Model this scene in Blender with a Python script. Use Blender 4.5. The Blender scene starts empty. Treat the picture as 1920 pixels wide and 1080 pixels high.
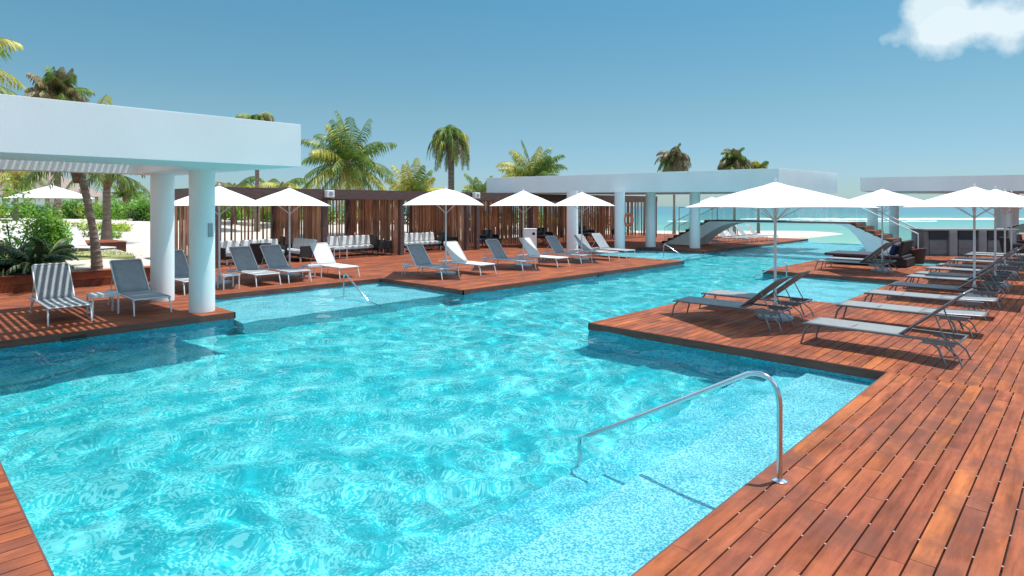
import bpy, math, random
import numpy as np
from mathutils import Vector, Matrix
R = math.radians
S = bpy.context.scene
COL = S.collection
random.seed(11)
# ------------------------------------------------------------------ camera, sky, sun
# world X runs along the pool (towards the sea), world Y across it; the eye stands at the origin, 2.1 m up
EYE = 2.1; FPX = 1140.0; HOR = 386.0
HEAD = math.atan2(0.6927, 0.7212)
cd = bpy.data.cameras.new('camera'); cam = bpy.data.objects.new('camera', cd); COL.objects.link(cam)
cam.location = (0, 0, EYE); cam.rotation_euler = (R(90), 0, HEAD - R(90))
cd.sensor_width = 36; cd.lens = FPX/1920*36; cd.shift_y = -(540-HOR)/1920; cd.clip_end = 6000; cd.clip_start = 0.05
S.camera = cam
SUN = Vector((0.62, -0.25, 2.13)).normalized()
elev = math.asin(SUN.z)
W = bpy.data.worlds.new('World'); S.world = W; W.use_nodes = True
nt = W.node_tree; N = nt.nodes; LK = nt.links
bg = N['Background']; sky = N.new('ShaderNodeTexSky'); sky.sky_type = 'NISHITA'; sky.sun_disc = False
sky.sun_elevation = elev; sky.sun_rotation = math.atan2(SUN.x, SUN.y)
sky.air_density = 1.0; sky.dust_density = 0.1; sky.ozone_density = 2.2
bg.inputs[1].default_value = 0.15
def wmath(op, a, b=None, clamp=False):
    n = N.new('ShaderNodeMath'); n.operation = op; n.use_clamp = clamp
    for i, s in enumerate((a, b)):
        if s is None: continue
        if isinstance(s, (int, float)): n.inputs[i].default_value = s
        else: LK.new(s, n.inputs[i])
    return n.outputs[0]
tc = N.new('ShaderNodeTexCoord')
fw = Vector((math.cos(HEAD), math.sin(HEAD), 0)); rt = Vector((math.sin(HEAD), -math.cos(HEAD), 0))
def wdir(px, py): return (fw + rt*((px-960)/FPX) + Vector((0, 0, 1))*((HOR-py)/FPX)).normalized()
def wdot(v):
    n = N.new('ShaderNodeVectorMath'); n.operation = 'DOT_PRODUCT'; LK.new(tc.outputs['Generated'], n.inputs[0]); n.inputs[1].default_value = v
    return n.outputs['Value']
nz = N.new('ShaderNodeTexNoise'); nz.inputs['Scale'].default_value = 15; nz.inputs['Detail'].default_value = 6; nz.inputs['Roughness'].default_value = 0.52
LK.new(tc.outputs['Generated'], nz.inputs['Vector'])
def cloud(px, py, hw, hh, strength):
    C = wdir(px, py); T1 = C.cross(Vector((0, 0, 1))).normalized(); T2 = T1.cross(C)
    x = wmath('DIVIDE', wdot(T1), hw); y = wmath('DIVIDE', wdot(T2), hh)
    r = wmath('SQRT', wmath('ADD', wmath('MULTIPLY', x, x), wmath('MULTIPLY', y, y)))
    front = wmath('GREATER_THAN', wdot(C), 0.0)
    v = wmath('SUBTRACT', wmath('ADD', wmath('MULTIPLY', nz.outputs['Fac'], 2.2), 0.0), r)
    v = wmath('MULTIPLY', wmath('MULTIPLY', v, 1.9, True), front)
    return wmath('MULTIPLY', v, strength)
cm = wmath('MAXIMUM', cloud(1850, 50, 0.095, 0.036, 0.80), cloud(1765, 28, 0.040, 0.034, 0.75))
tint = N.new('ShaderNodeMix'); tint.data_type = 'RGBA'; tint.blend_type = 'MULTIPLY'; tint.inputs[0].default_value = 1.0
LK.new(sky.outputs[0], tint.inputs[6]); tint.inputs[7].default_value = (0.90, 1.04, 1.0, 1)
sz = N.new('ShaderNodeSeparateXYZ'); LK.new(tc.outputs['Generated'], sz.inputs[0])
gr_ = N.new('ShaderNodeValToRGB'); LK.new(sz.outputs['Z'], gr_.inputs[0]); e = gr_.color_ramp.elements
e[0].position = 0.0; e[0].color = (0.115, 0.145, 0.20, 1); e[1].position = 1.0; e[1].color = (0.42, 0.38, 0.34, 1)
for p_, c_ in ((0.05, (0.138, 0.160, 0.208)), (0.15, (0.162, 0.188, 0.186)), (0.33, (0.140, 0.222, 0.218)), (0.46, (1.40, 1.06, 0.76)), (0.68, (1.15, 0.90, 0.66)), (0.84, (0.45, 0.40, 0.36))):  # upper stops brighten the unseen sky above the view as added fill light
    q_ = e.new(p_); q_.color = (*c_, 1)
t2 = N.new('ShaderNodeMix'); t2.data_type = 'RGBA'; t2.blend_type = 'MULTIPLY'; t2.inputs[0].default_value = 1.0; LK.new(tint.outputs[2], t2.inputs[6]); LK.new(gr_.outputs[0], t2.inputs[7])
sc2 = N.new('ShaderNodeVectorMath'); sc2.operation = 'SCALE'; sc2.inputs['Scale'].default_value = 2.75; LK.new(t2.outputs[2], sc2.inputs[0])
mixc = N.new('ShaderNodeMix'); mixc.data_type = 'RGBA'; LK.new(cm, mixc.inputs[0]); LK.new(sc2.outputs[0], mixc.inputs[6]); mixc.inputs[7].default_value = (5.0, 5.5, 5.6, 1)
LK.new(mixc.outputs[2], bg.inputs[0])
sl = bpy.data.lights.new('sun', 'SUN'); sl.energy = 4.4; sl.angle = R(0.5); sl.color = (1.0, 0.955, 0.90)
so = bpy.data.objects.new('sun', sl); COL.objects.link(so); so.rotation_euler = SUN.to_track_quat('Z', 'Y').to_euler()
sl.cycles.is_caustics_light = True
S.view_settings.view_transform = 'Standard'; S.view_settings.look = 'None'; S.view_settings.gamma = 1
S.view_settings.exposure = 0.33
S.cycles.use_denoising = True
S.cycles.max_bounces = 10; S.cycles.transparent_max_bounces = 12; S.cycles.sample_clamp_indirect = 6

def place(px, Y):                       # ground point seen at photo column px, Y metres ahead
    X = (px-960)/FPX*Y
    p = rt*X + fw*Y
    return (p.x, p.y)
# ------------------------------------------------------------------ materials
def mat(name, base=(0.5, 0.5, 0.5), rough=0.6, metal=0.0, var=0.0, scale=6, bump=0.0, bscale=40, spec=0.5, island=0.0, stretch=(1, 1, 1), trans=0.0):
    m = bpy.data.materials.new(name); m.use_nodes = True; t = m.node_tree; n = t.nodes; b = n['Principled BSDF']
    b.inputs['Base Color'].default_value = (*base, 1); b.inputs['Roughness'].default_value = rough
    b.inputs['Metallic'].default_value = metal; b.inputs['Specular IOR Level'].default_value = spec
    co = n.new('ShaderNodeTexCoord'); mp = n.new('ShaderNodeMapping'); mp.inputs['Scale'].default_value = stretch
    t.links.new(co.outputs['Object'], mp.inputs[0])
    src = None
    if var > 0:
        nn = n.new('ShaderNodeTexNoise'); nn.inputs['Scale'].default_value = scale; nn.inputs['Detail'].default_value = 5
        t.links.new(mp.outputs[0], nn.inputs['Vector']); src = nn.outputs['Fac']; amt = var
        mr = n.new('ShaderNodeMapRange'); mr.inputs['From Min'].default_value = 0.3; mr.inputs['From Max'].default_value = 0.7
        mr.inputs['To Min'].default_value = 1-var; mr.inputs['To Max'].default_value = 1+var; t.links.new(src, mr.inputs['Value'])
        val = mr.outputs[0]
        if island > 0:
            g = n.new('ShaderNodeNewGeometry'); m2 = n.new('ShaderNodeMapRange'); m2.inputs['To Min'].default_value = 1-island; m2.inputs['To Max'].default_value = 1+island
            t.links.new(g.outputs['Random Per Island'], m2.inputs['Value'])
            mm = n.new('ShaderNodeMath'); mm.operation = 'MULTIPLY'; t.links.new(val, mm.inputs[0]); t.links.new(m2.outputs[0], mm.inputs[1]); val = mm.outputs[0]
        vm = n.new('ShaderNodeVectorMath'); vm.operation = 'SCALE'; vm.inputs[0].default_value = base; t.links.new(val, vm.inputs['Scale'])
        t.links.new(vm.outputs[0], b.inputs['Base Color'])
    if bump > 0:
        bn = n.new('ShaderNodeTexNoise'); bn.inputs['Scale'].default_value = bscale; bn.inputs['Detail'].default_value = 4
        t.links.new(mp.outputs[0], bn.inputs['Vector']); bb = n.new('ShaderNodeBump'); bb.inputs['Strength'].default_value = bump; bb.inputs['Distance'].default_value = 0.02
        t.links.new(bn.outputs['Fac'], bb.inputs['Height']); t.links.new(bb.outputs[0], b.inputs['Normal'])
    if trans > 0:
        tr = n.new('ShaderNodeBsdfTranslucent'); tr.inputs[0].default_value = (*[min(1, c*1.1) for c in base], 1)
        mx = n.new('ShaderNodeMixShader'); mx.inputs[0].default_value = trans
        t.links.new(b.outputs[0], mx.inputs[1]); t.links.new(tr.outputs[0], mx.inputs[2]); t.links.new(mx.outputs[0], n['Material Output'].inputs[0])
    return m
def ramp(t, stops, fac):
    r = t.nodes.new('ShaderNodeValToRGB'); e = r.color_ramp.elements
    while len(e) < len(stops): e.new(0.5)
    for i, (p, c) in enumerate(stops): e[i].position = p; e[i].color = (*c, 1)
    t.links.new(fac, r.inputs[0]); return r.outputs[0]
def wood_deck():
    m = bpy.data.materials.new('deck_wood'); m.use_nodes = True; t = m.node_tree; n = t.nodes; b = n['Principled BSDF']; L = t.links.new
    g = n.new('ShaderNodeNewGeometry'); co = n.new('ShaderNodeTexCoord')
    mp = n.new('ShaderNodeMapping'); mp.inputs['Scale'].default_value = (0.9, 7, 1); L(co.outputs['Object'], mp.inputs[0])
    off = n.new('ShaderNodeVectorMath'); off.operation = 'MULTIPLY_ADD'; L(g.outputs['Random Per Island'], off.inputs[0]); off.inputs[1].default_value = (50, 30, 9); L(mp.outputs[0], off.inputs[2])
    n1 = n.new('ShaderNodeTexNoise'); n1.inputs['Scale'].default_value = 1.4; n1.inputs['Detail'].default_value = 6; n1.inputs['Roughness'].default_value = 0.6; L(off.outputs[0], n1.inputs['Vector'])
    base = ramp(t, [(0.0, (0.225, 0.066, 0.036)), (0.3, (0.260, 0.076, 0.039)), (0.65, (0.290, 0.088, 0.043)), (0.90, (0.32, 0.095, 0.038)), (1.0, (0.38, 0.120, 0.042))], g.outputs['Random Per Island'])
    s = n.new('ShaderNodeMapRange'); s.inputs['From Min'].default_value = 0.3; s.inputs['From Max'].default_value = 0.72; s.inputs['To Min'].default_value = 0.55; s.inputs['To Max'].default_value = 1.5; L(n1.outputs['Fac'], s.inputs['Value'])
    v = n.new('ShaderNodeVectorMath'); v.operation = 'SCALE'; L(base, v.inputs[0]); L(s.outputs[0], v.inputs['Scale'])
    # worn patches and dark blotches
    n2 = n.new('ShaderNodeTexNoise'); n2.inputs['Scale'].default_value = 2.4; n2.inputs['Detail'].default_value = 6; L(co.outputs['Object'], n2.inputs['Vector'])
    p2 = n.new('ShaderNodeMapRange'); p2.inputs['From Min'].default_value = 0.5; p2.inputs['From Max'].default_value = 0.72; p2.inputs['To Max'].default_value = 0.45; L(n2.outputs['Fac'], p2.inputs['Value'])
    mx = n.new('ShaderNodeMix'); mx.data_type = 'RGBA'; L(p2.outputs[0], mx.inputs[0]); L(v.outputs[0], mx.inputs[6]); mx.inputs[7].default_value = (0.36, 0.125, 0.075, 1)
    n3 = n.new('ShaderNodeTexNoise'); n3.inputs['Scale'].default_value = 3.2; n3.inputs['Detail'].default_value = 7; n3.inputs['Roughness'].default_value = 0.7; L(off.outputs[0], n3.inputs['Vector'])
    p3 = n.new('ShaderNodeMapRange'); p3.inputs['From Min'].default_value = 0.52; p3.inputs['From Max'].default_value = 0.74; p3.inputs['To Max'].default_value = 0.5; L(n3.outputs['Fac'], p3.inputs['Value'])
    mx2 = n.new('ShaderNodeMix'); mx2.data_type = 'RGBA'; L(p3.outputs[0], mx2.inputs[0]); L(mx.outputs[2], mx2.inputs[6]); mx2.inputs[7].default_value = (0.10, 0.030, 0.022, 1)
    n4 = n.new('ShaderNodeTexNoise'); n4.inputs['Scale'].default_value = 1.25; n4.inputs['Detail'].default_value = 7; n4.inputs['Roughness'].default_value = 0.62; n4.inputs['Distortion'].default_value = 0.4
    sh4 = n.new('ShaderNodeVectorMath'); sh4.operation = 'MULTIPLY_ADD'; L(g.outputs['Random Per Island'], sh4.inputs[0]); sh4.inputs[1].default_value = (0.5, 0.0, 0.0); L(co.outputs['Object'], sh4.inputs[2]); L(sh4.outputs[0], n4.inputs['Vector'])
    p4 = n.new('ShaderNodeMapRange'); p4.inputs['From Min'].default_value = 0.49; p4.inputs['From Max'].default_value = 0.62; p4.inputs['To Max'].default_value = 0.72; L(n4.outputs['Fac'], p4.inputs['Value'])
    mx3 = n.new('ShaderNodeMix'); mx3.data_type = 'RGBA'; L(p4.outputs[0], mx3.inputs[0]); L(mx2.outputs[2], mx3.inputs[6]); mx3.inputs[7].default_value = (0.150, 0.060, 0.044, 1)
    p5 = n.new('ShaderNodeMapRange'); p5.inputs['From Min'].default_value = 0.44; p5.inputs['From Max'].default_value = 0.34; p5.inputs['To Max'].default_value = 0.30; L(n4.outputs['Fac'], p5.inputs['Value'])
    mx4 = n.new('ShaderNodeMix'); mx4.data_type = 'RGBA'; L(p5.outputs[0], mx4.inputs[0]); L(mx3.outputs[2], mx4.inputs[6]); mx4.inputs[7].default_value = (0.50, 0.155, 0.055, 1)
    L(mx4.outputs[2], b.inputs['Base Color'])
    gm = n.new('ShaderNodeMapping'); gm.inputs['Scale'].default_value = (3, 90, 1); L(co.outputs['Object'], gm.inputs[0])
    gn = n.new('ShaderNodeTexNoise'); gn.inputs['Scale'].default_value = 1.6; gn.inputs['Detail'].default_value = 3; L(gm.outputs[0], gn.inputs['Vector'])
    bp = n.new('ShaderNodeBump'); bp.inputs['Strength'].default_value = 0.35; bp.inputs['Distance'].default_value = 0.004; L(gn.outputs['Fac'], bp.inputs['Height']); L(bp.outputs[0], b.inputs['Normal'])
    b.inputs['Roughness'].default_value = 0.6; b.inputs['Specular IOR Level'].default_value = 0.06
    return m
def tiles(name, c0, c1, c2, size=0.024, clump=0.0):
    m = bpy.data.materials.new(name); m.use_nodes = True; t = m.node_tree; n = t.nodes; b = n['Principled BSDF']; L = t.links.new
    co = n.new('ShaderNodeTexCoord'); sc = n.new('ShaderNodeVectorMath'); sc.operation = 'SCALE'; sc.inputs['Scale'].default_value = 1/size; L(co.outputs['Object'], sc.inputs[0])
    fl = n.new('ShaderNodeVectorMath'); fl.operation = 'FLOOR'; L(sc.outputs[0], fl.inputs[0])
    wn = n.new('ShaderNodeTexWhiteNoise'); wn.noise_dimensions = '3D'; L(fl.outputs[0], wn.inputs['Vector'])
    cn = n.new('ShaderNodeTexNoise'); cn.inputs['Scale'].default_value = 1.9; cn.inputs['Detail'].default_value = 4; L(co.outputs['Object'], cn.inputs['Vector'])
    cs = n.new('ShaderNodeMath'); cs.operation = 'SUBTRACT'; L(cn.outputs['Fac'], cs.inputs[0]); cs.inputs[1].default_value = 0.5
    ca = n.new('ShaderNodeMath'); ca.operation = 'MULTIPLY_ADD'; L(cs.outputs[0], ca.inputs[0]); ca.inputs[1].default_value = clump; L(wn.outputs['Value'], ca.inputs[2])
    c = ramp(t, [(0.0, c0), (0.28, c0), (0.34, c1), (0.66, c1), (0.72, c2), (1.0, c2)], ca.outputs[0])
    L(c, b.inputs['Base Color']); b.inputs['Roughness'].default_value = 0.35
    return m
M = {}
M['deck'] = wood_deck()
M['deck_dark'] = mat('deck_edge', (0.13, 0.045, 0.030), 0.6, var=0.3, scale=3, stretch=(1, 1, 6))
M['joist'] = mat('joist', (0.012, 0.008, 0.007), 0.9)
M['clip'] = mat('clip', (0.34, 0.22, 0.17), 0.6)
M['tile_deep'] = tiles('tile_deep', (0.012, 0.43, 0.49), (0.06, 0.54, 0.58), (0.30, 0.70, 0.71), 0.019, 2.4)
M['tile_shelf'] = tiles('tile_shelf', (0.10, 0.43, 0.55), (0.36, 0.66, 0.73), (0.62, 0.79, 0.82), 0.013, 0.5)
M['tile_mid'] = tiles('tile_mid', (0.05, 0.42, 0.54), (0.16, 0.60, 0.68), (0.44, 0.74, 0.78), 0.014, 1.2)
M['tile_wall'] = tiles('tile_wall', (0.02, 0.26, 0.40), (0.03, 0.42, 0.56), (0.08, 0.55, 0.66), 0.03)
M['white'] = mat('white_render', (0.84, 0.84, 0.83), 0.85, var=0.045, scale=0.9, bump=0.06, bscale=30, stretch=(1, 1, 0.6))
M['canvas'] = mat('canvas', (0.86, 0.86, 0.85), 0.9, trans=0.10, var=0.02, scale=5)
M['metal_w'] = mat('white_frame', (0.66, 0.68, 0.69), 0.35, var=0.05)
M['metal_g'] = mat('grey_frame', (0.20, 0.21, 0.22), 0.32, metal=0.6, var=0.1)
M['steel'] = mat('stainless', (0.62, 0.64, 0.66), 0.16, metal=1.0, var=0.05)
M['sling_shade'] = mat('shaded_sling', (0.27, 0.29, 0.31), 0.75, var=0.08, scale=9, bump=0.3, bscale=300)  # darker copy of the white sling, canopy shade put into its colour
M['sling_l'] = mat('pale_sling', (0.22, 0.235, 0.235), 0.7, var=0.06, scale=9, bump=0.3, bscale=300)
M['sling_d'] = mat('navy_sling', (0.030, 0.042, 0.055), 0.7, var=0.1, scale=9, bump=0.3, bscale=300)
M['sling_w'] = mat('white_sling', (0.60, 0.61, 0.60), 0.75, var=0.04, scale=9, bump=0.3, bscale=300)
M['disc'] = mat('base_grey', (0.33, 0.35, 0.37), 0.5, var=0.1, bump=0.2)
M['slat'] = mat('slat_wood', (0.40, 0.195, 0.110), 0.75, var=0.35, scale=4, island=0.55, stretch=(6, 6, 0.6))
M['beam'] = mat('beam_wood', (0.115, 0.066, 0.056), 0.7, var=0.25, scale=3, stretch=(1, 1, 5))
M['cushion'] = mat('cushion', (0.66, 0.65, 0.63), 0.9, var=0.06, scale=6)
M['wicker'] = mat('dark_wicker', (0.022, 0.019, 0.020), 0.6, var=0.3, scale=60, bump=0.6, bscale=120)
M['brownwicker'] = mat('brown_wicker', (0.085, 0.042, 0.035), 0.7, var=0.3, scale=60, bump=0.6, bscale=120)
M['navy'] = mat('navy_cloth', (0.01, 0.03, 0.09), 0.8, var=0.1)
M['black'] = mat('black_plastic', (0.01, 0.011, 0.012), 0.5)
M['orange'] = mat('buoy_orange', (0.80, 0.12, 0.05), 0.5, var=0.08)
M['conc'] = mat('grey_panel', (0.17, 0.175, 0.18), 0.6, var=0.16, scale=2.5)
M['concl'] = mat('grey_post', (0.27, 0.27, 0.275), 0.7, var=0.1, scale=2.5)
M['darkpanel'] = mat('dark_panel', (0.018, 0.020, 0.028), 0.5, var=0.1)
M['trunk'] = mat('palm_trunk', (0.25, 0.185, 0.14), 0.9, var=0.35, scale=3, bump=0.8, bscale=14, stretch=(1, 1, 5))
M['boot'] = mat('palm_boot', (0.20, 0.12, 0.065), 0.9, var=0.4, scale=6, bump=0.8, bscale=20)
def leafmat(name, c, tr=0.3, isl=0.45): return mat(name, c, 0.5, var=0.3, scale=0.8, island=isl, trans=tr)
M['palm'] = leafmat('palm_green', (0.15, 0.235, 0.045))
M['palm_y'] = leafmat('palm_yellow', (0.42, 0.40, 0.055))
M['palm_b'] = leafmat('palm_dry', (0.19, 0.155, 0.075))
M['palm_s'] = leafmat('palm_stem', (0.30, 0.30, 0.08))
M['shrub'] = leafmat('shrub_green', (0.17, 0.36, 0.03), 0.35)
M['shrub_d'] = leafmat('shrub_dark', (0.035, 0.105, 0.022), 0.25)
M['shrub_y'] = leafmat('shrub_yellow', (0.34, 0.46, 0.04), 0.35)
M['cycad'] = leafmat('cycad_green', (0.030, 0.075, 0.030), 0.2)
M['stem'] = mat('stem', (0.10, 0.07, 0.04), 0.9, var=0.2)
M['thatch'] = mat('thatch', (0.30, 0.235, 0.20), 0.95, var=0.25, scale=4, bump=0.8, bscale=40, stretch=(1, 1, 6))
M['grass'] = mat('grass_tuft', (0.20, 0.25, 0.07), 0.8, var=0.3, island=0.4, trans=0.3)
def glassmat():
    m = bpy.data.materials.new('clear_glass'); m.use_nodes = True; t = m.node_tree; n = t.nodes; n.clear(); L = t.links.new
    o = n.new('ShaderNodeOutputMaterial'); tr = n.new('ShaderNodeBsdfTransparent'); tr.inputs[0].default_value = (0.95, 0.985, 0.98, 1)
    gl = n.new('ShaderNodeBsdfGlossy'); gl.inputs['Roughness'].default_value = 0.03; fr = n.new('ShaderNodeFresnel'); fr.inputs[0].default_value = 1.45
    mx = n.new('ShaderNodeMixShader'); L(fr.outputs[0], mx.inputs[0]); L(tr.outputs[0], mx.inputs[1]); L(gl.outputs[0], mx.inputs[2])
    df = n.new('ShaderNodeBsdfDiffuse'); df.inputs[0].default_value = (0.75, 0.8, 0.8, 1); m2 = n.new('ShaderNodeMixShader'); m2.inputs[0].default_value = 0.05
    L(mx.outputs[0], m2.inputs[1]); L(df.outputs[0], m2.inputs[2]); L(m2.outputs[0], o.inputs[0]); return m
M['glass'] = glassmat()
def watermat():
    m = bpy.data.materials.new('pool_water'); m.use_nodes = True; t = m.node_tree; n = t.nodes; n.clear()
    L = t.links.new; o = n.new('ShaderNodeOutputMaterial'); g = n.new('ShaderNodeBsdfRefraction'); g.inputs['IOR'].default_value = 1.33
    g.inputs['Roughness'].default_value = 0.0; g.inputs['Color'].default_value = (0.71, 0.98, 0.982, 1)
    gl = n.new('ShaderNodeBsdfGlossy'); gl.inputs['Roughness'].default_value = 0.02
    fr = n.new('ShaderNodeFresnel'); fr.inputs[0].default_value = 1.33; ml = n.new('ShaderNodeMath'); ml.operation = 'MULTIPLY'; ml.inputs[1].default_value = 0.6
    L(fr.outputs[0], ml.inputs[0]); mx = n.new('ShaderNodeMixShader'); L(ml.outputs[0], mx.inputs[0]); L(g.outputs[0], mx.inputs[1]); L(gl.outputs[0], mx.inputs[2])
    L(mx.outputs[0], o.inputs[0]); return m
M['water'] = watermat()
def seamat():
    m = bpy.data.materials.new('sea_water'); m.use_nodes = True; t = m.node_tree; n = t.nodes; b = n['Principled BSDF']; L = t.links.new
    co = n.new('ShaderNodeTexCoord'); sp = n.new('ShaderNodeSeparateXYZ'); L(co.outputs['Object'], sp.inputs[0])
    # object coordinates: x = metres seaward from the shoreline
    nn = n.new('ShaderNodeTexNoise'); mp = n.new('ShaderNodeMapping'); mp.inputs['Scale'].default_value = (0.035, 0.006, 1); L(co.outputs['Object'], mp.inputs[0]); L(mp.outputs[0], nn.inputs['Vector'])
    nn.inputs['Scale'].default_value = 1.0; nn.inputs['Detail'].default_value = 6
    w = n.new('ShaderNodeMath'); w.operation = 'MULTIPLY_ADD'; L(nn.outputs['Fac'], w.inputs[0]); w.inputs[1].default_value = 110; L(sp.outputs[0], w.inputs[2])
    mr = n.new('ShaderNodeMapRange'); mr.inputs['From Min'].default_value = 45; mr.inputs['From Max'].default_value = 900; L(w.outputs[0], mr.inputs['Value'])
    c = ramp(t, [(0.0, (0.26, 0.36, 0.25)), (0.04, (0.15, 0.32, 0.25)), (0.12, (0.085, 0.25, 0.24)), (0.35, (0.05, 0.185, 0.22)), (1.0, (0.06, 0.17, 0.215))], mr.outputs[0])
    L(c, b.inputs['Base Color']); b.inputs['Roughness'].default_value = 0.5; b.inputs['Specular IOR Level'].default_value = 0.25
    bn = n.new('ShaderNodeTexNoise'); bn.inputs['Scale'].default_value = 0.5; bn.inputs['Detail'].default_value = 5; L(co.outputs['Object'], bn.inputs['Vector'])
    bp = n.new('ShaderNodeBump'); bp.inputs['Strength'].default_value = 0.8; bp.inputs['Distance'].default_value = 0.4; L(bn.outputs['Fac'], bp.inputs['Height']); L(bp.outputs[0], b.inputs['Normal'])
    return m
M['sea'] = seamat()
M['foam'] = mat('foam', (0.85, 0.87, 0.87), 0.9, var=0.05)
M['sand'] = mat('sand', (0.56, 0.49, 0.42), 0.95, var=0.10, scale=0.6, bump=0.5, bscale=3)
M['lawn'] = mat('lawn', (0.30, 0.32, 0.12), 0.95, var=0.3, scale=1.2, bump=0.5, bscale=20)

# ------------------------------------------------------------------ mesh helpers
class MB:
    def __init__(s): s.v = []; s.f = []; s.mi = []; s.m = 0; s.smooth = False
    def add(s, vs, fs):
        o = len(s.v); s.v += [tuple(p) for p in vs]
        for f in fs: s.f.append(tuple(i+o for i in f)); s.mi.append(s.m)
    def box(s, x0, y0, z0, x1, y1, z1):
        s.add([(x0,y0,z0),(x1,y0,z0),(x1,y1,z0),(x0,y1,z0),(x0,y0,z1),(x1,y0,z1),(x1,y1,z1),(x0,y1,z1)],
              [(3,2,1,0),(4,5,6,7),(0,1,5,4),(1,2,6,5),(2,3,7,6),(3,0,4,7)])
    def obox(s, c, sz, rot=None):
        rot = rot or Matrix.Identity(3); h = Vector(sz)/2; P = []
        for z in (-1, 1):
            for x, y in ((-1,-1),(1,-1),(1,1),(-1,1)): P.append(Vector(c) + rot @ Vector((x*h.x, y*h.y, z*h.z)))
        s.add(P, [(3,2,1,0),(4,5,6,7),(0,1,5,4),(1,2,6,5),(2,3,7,6),(3,0,4,7)])
    def bar(s, a, b, w, t, up=(0, 0, 1)):
        a = Vector(a); b = Vector(b); d = (b-a); L = d.length; d.normalize(); u = Vector(up)
        if abs(d.dot(u)) > 0.98: u = Vector((1, 0, 0))
        x = d.cross(u).normalized(); y = x.cross(d)
        s.obox((a+b)/2, (w, t, L), Matrix((x, y, d)).transposed())
    def prism(s, poly, z0, z1):
        n = len(poly); g = lambda z, i: z[i] if isinstance(z, (list, tuple)) else z
        s.add([(p[0], p[1], g(z0, i)) for i, p in enumerate(poly)] + [(p[0], p[1], g(z1, i)) for i, p in enumerate(poly)],
              [tuple(range(n-1, -1, -1)), tuple(range(n, 2*n))] + [(i, (i+1) % n, (i+1) % n + n, i+n) for i in range(n)])
    def tube(s, pts, r, n=8, cap=True):
        pts = [Vector(p) for p in pts]; k = len(pts); rr = r if isinstance(r, (list, tuple)) else [r]*k
        d0 = (pts[1]-pts[0]).normalized(); u = Vector((0, 0, 1)) if abs(d0.z) < 0.9 else Vector((1, 0, 0)); x = d0.cross(u).normalized()
        V = []
        for i in range(k):
            d = (pts[min(i+1, k-1)] - pts[max(i-1, 0)]).normalized(); x = (x - d*x.dot(d)).normalized(); y = d.cross(x)
            for j in range(n):
                a = 2*math.pi*j/n; V.append(pts[i] + (x*math.cos(a) + y*math.sin(a))*rr[i])
        F = [(i*n+j, i*n+(j+1) % n, (i+1)*n+(j+1) % n, (i+1)*n+j) for i in range(k-1) for j in range(n)]
        if cap: F += [tuple(range(n-1, -1, -1)), tuple(range((k-1)*n, k*n))]
        s.add(V, F)
    def lathe(s, prof, n=24, c=(0, 0, 0)):
        k = len(prof); V = [(c[0]+r*math.cos(2*math.pi*j/n), c[1]+r*math.sin(2*math.pi*j/n), c[2]+z) for r, z in prof for j in range(n)]
        F = [(i*n+j, i*n+(j+1) % n, (i+1)*n+(j+1) % n, (i+1)*n+j) for i in range(k-1) for j in range(n)]
        F += [tuple(range(n-1, -1, -1)), tuple(range((k-1)*n, k*n))]; s.add(V, F)
    def build(s, name, mats, parent=None, smooth=False, bevel=0.0):
        me = bpy.data.meshes.new(name); me.from_pydata(s.v, [], s.f)
        mats = mats if isinstance(mats, (list, tuple)) else [mats]
        for m in mats: me.materials.append(m)
        if len(mats) > 1: me.polygons.foreach_set('material_index', s.mi)
        if smooth:
            me.polygons.foreach_set('use_smooth', [True]*len(me.polygons))
            try: me.set_sharp_from_angle(angle=R(50))
            except Exception: pass
        me.update(); o = bpy.data.objects.new(name, me); COL.objects.link(o)
        if parent is not None: o.parent = parent
        if bevel > 0:
            b = o.modifiers.new('bevel', 'BEVEL'); b.width = bevel; b.segments = 2; b.limit_method = 'ANGLE'
        return o
def tag(o, label, cat, group=None):
    o['label'] = label; o['category'] = cat
    if group: o['group'] = group
    return o
def struct(o, kind='structure'): o['kind'] = kind; return o
def empty(name, loc, rz, label, cat, group=None):
    o = bpy.data.objects.new(name, None); COL.objects.link(o); o.location = loc; o.rotation_euler = (0, 0, rz); o.empty_display_size = 0.2
    return tag(o, label, cat, group)
def dup(root, loc, rz, label, group=None, name=None):
    r = root.copy(); COL.objects.link(r); r.location = loc; r.rotation_euler = (0, 0, rz); r.scale = (1, 1, 1); r['label'] = label
    if group: r['group'] = group
    def rec(a, b):
        for ch in list(a.children):
            c = ch.copy(); COL.objects.link(c); c.parent = b; rec(ch, c)
    rec(root, r); return r
def receiver(o): o.cycles.is_caustics_receiver = True; return o

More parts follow.
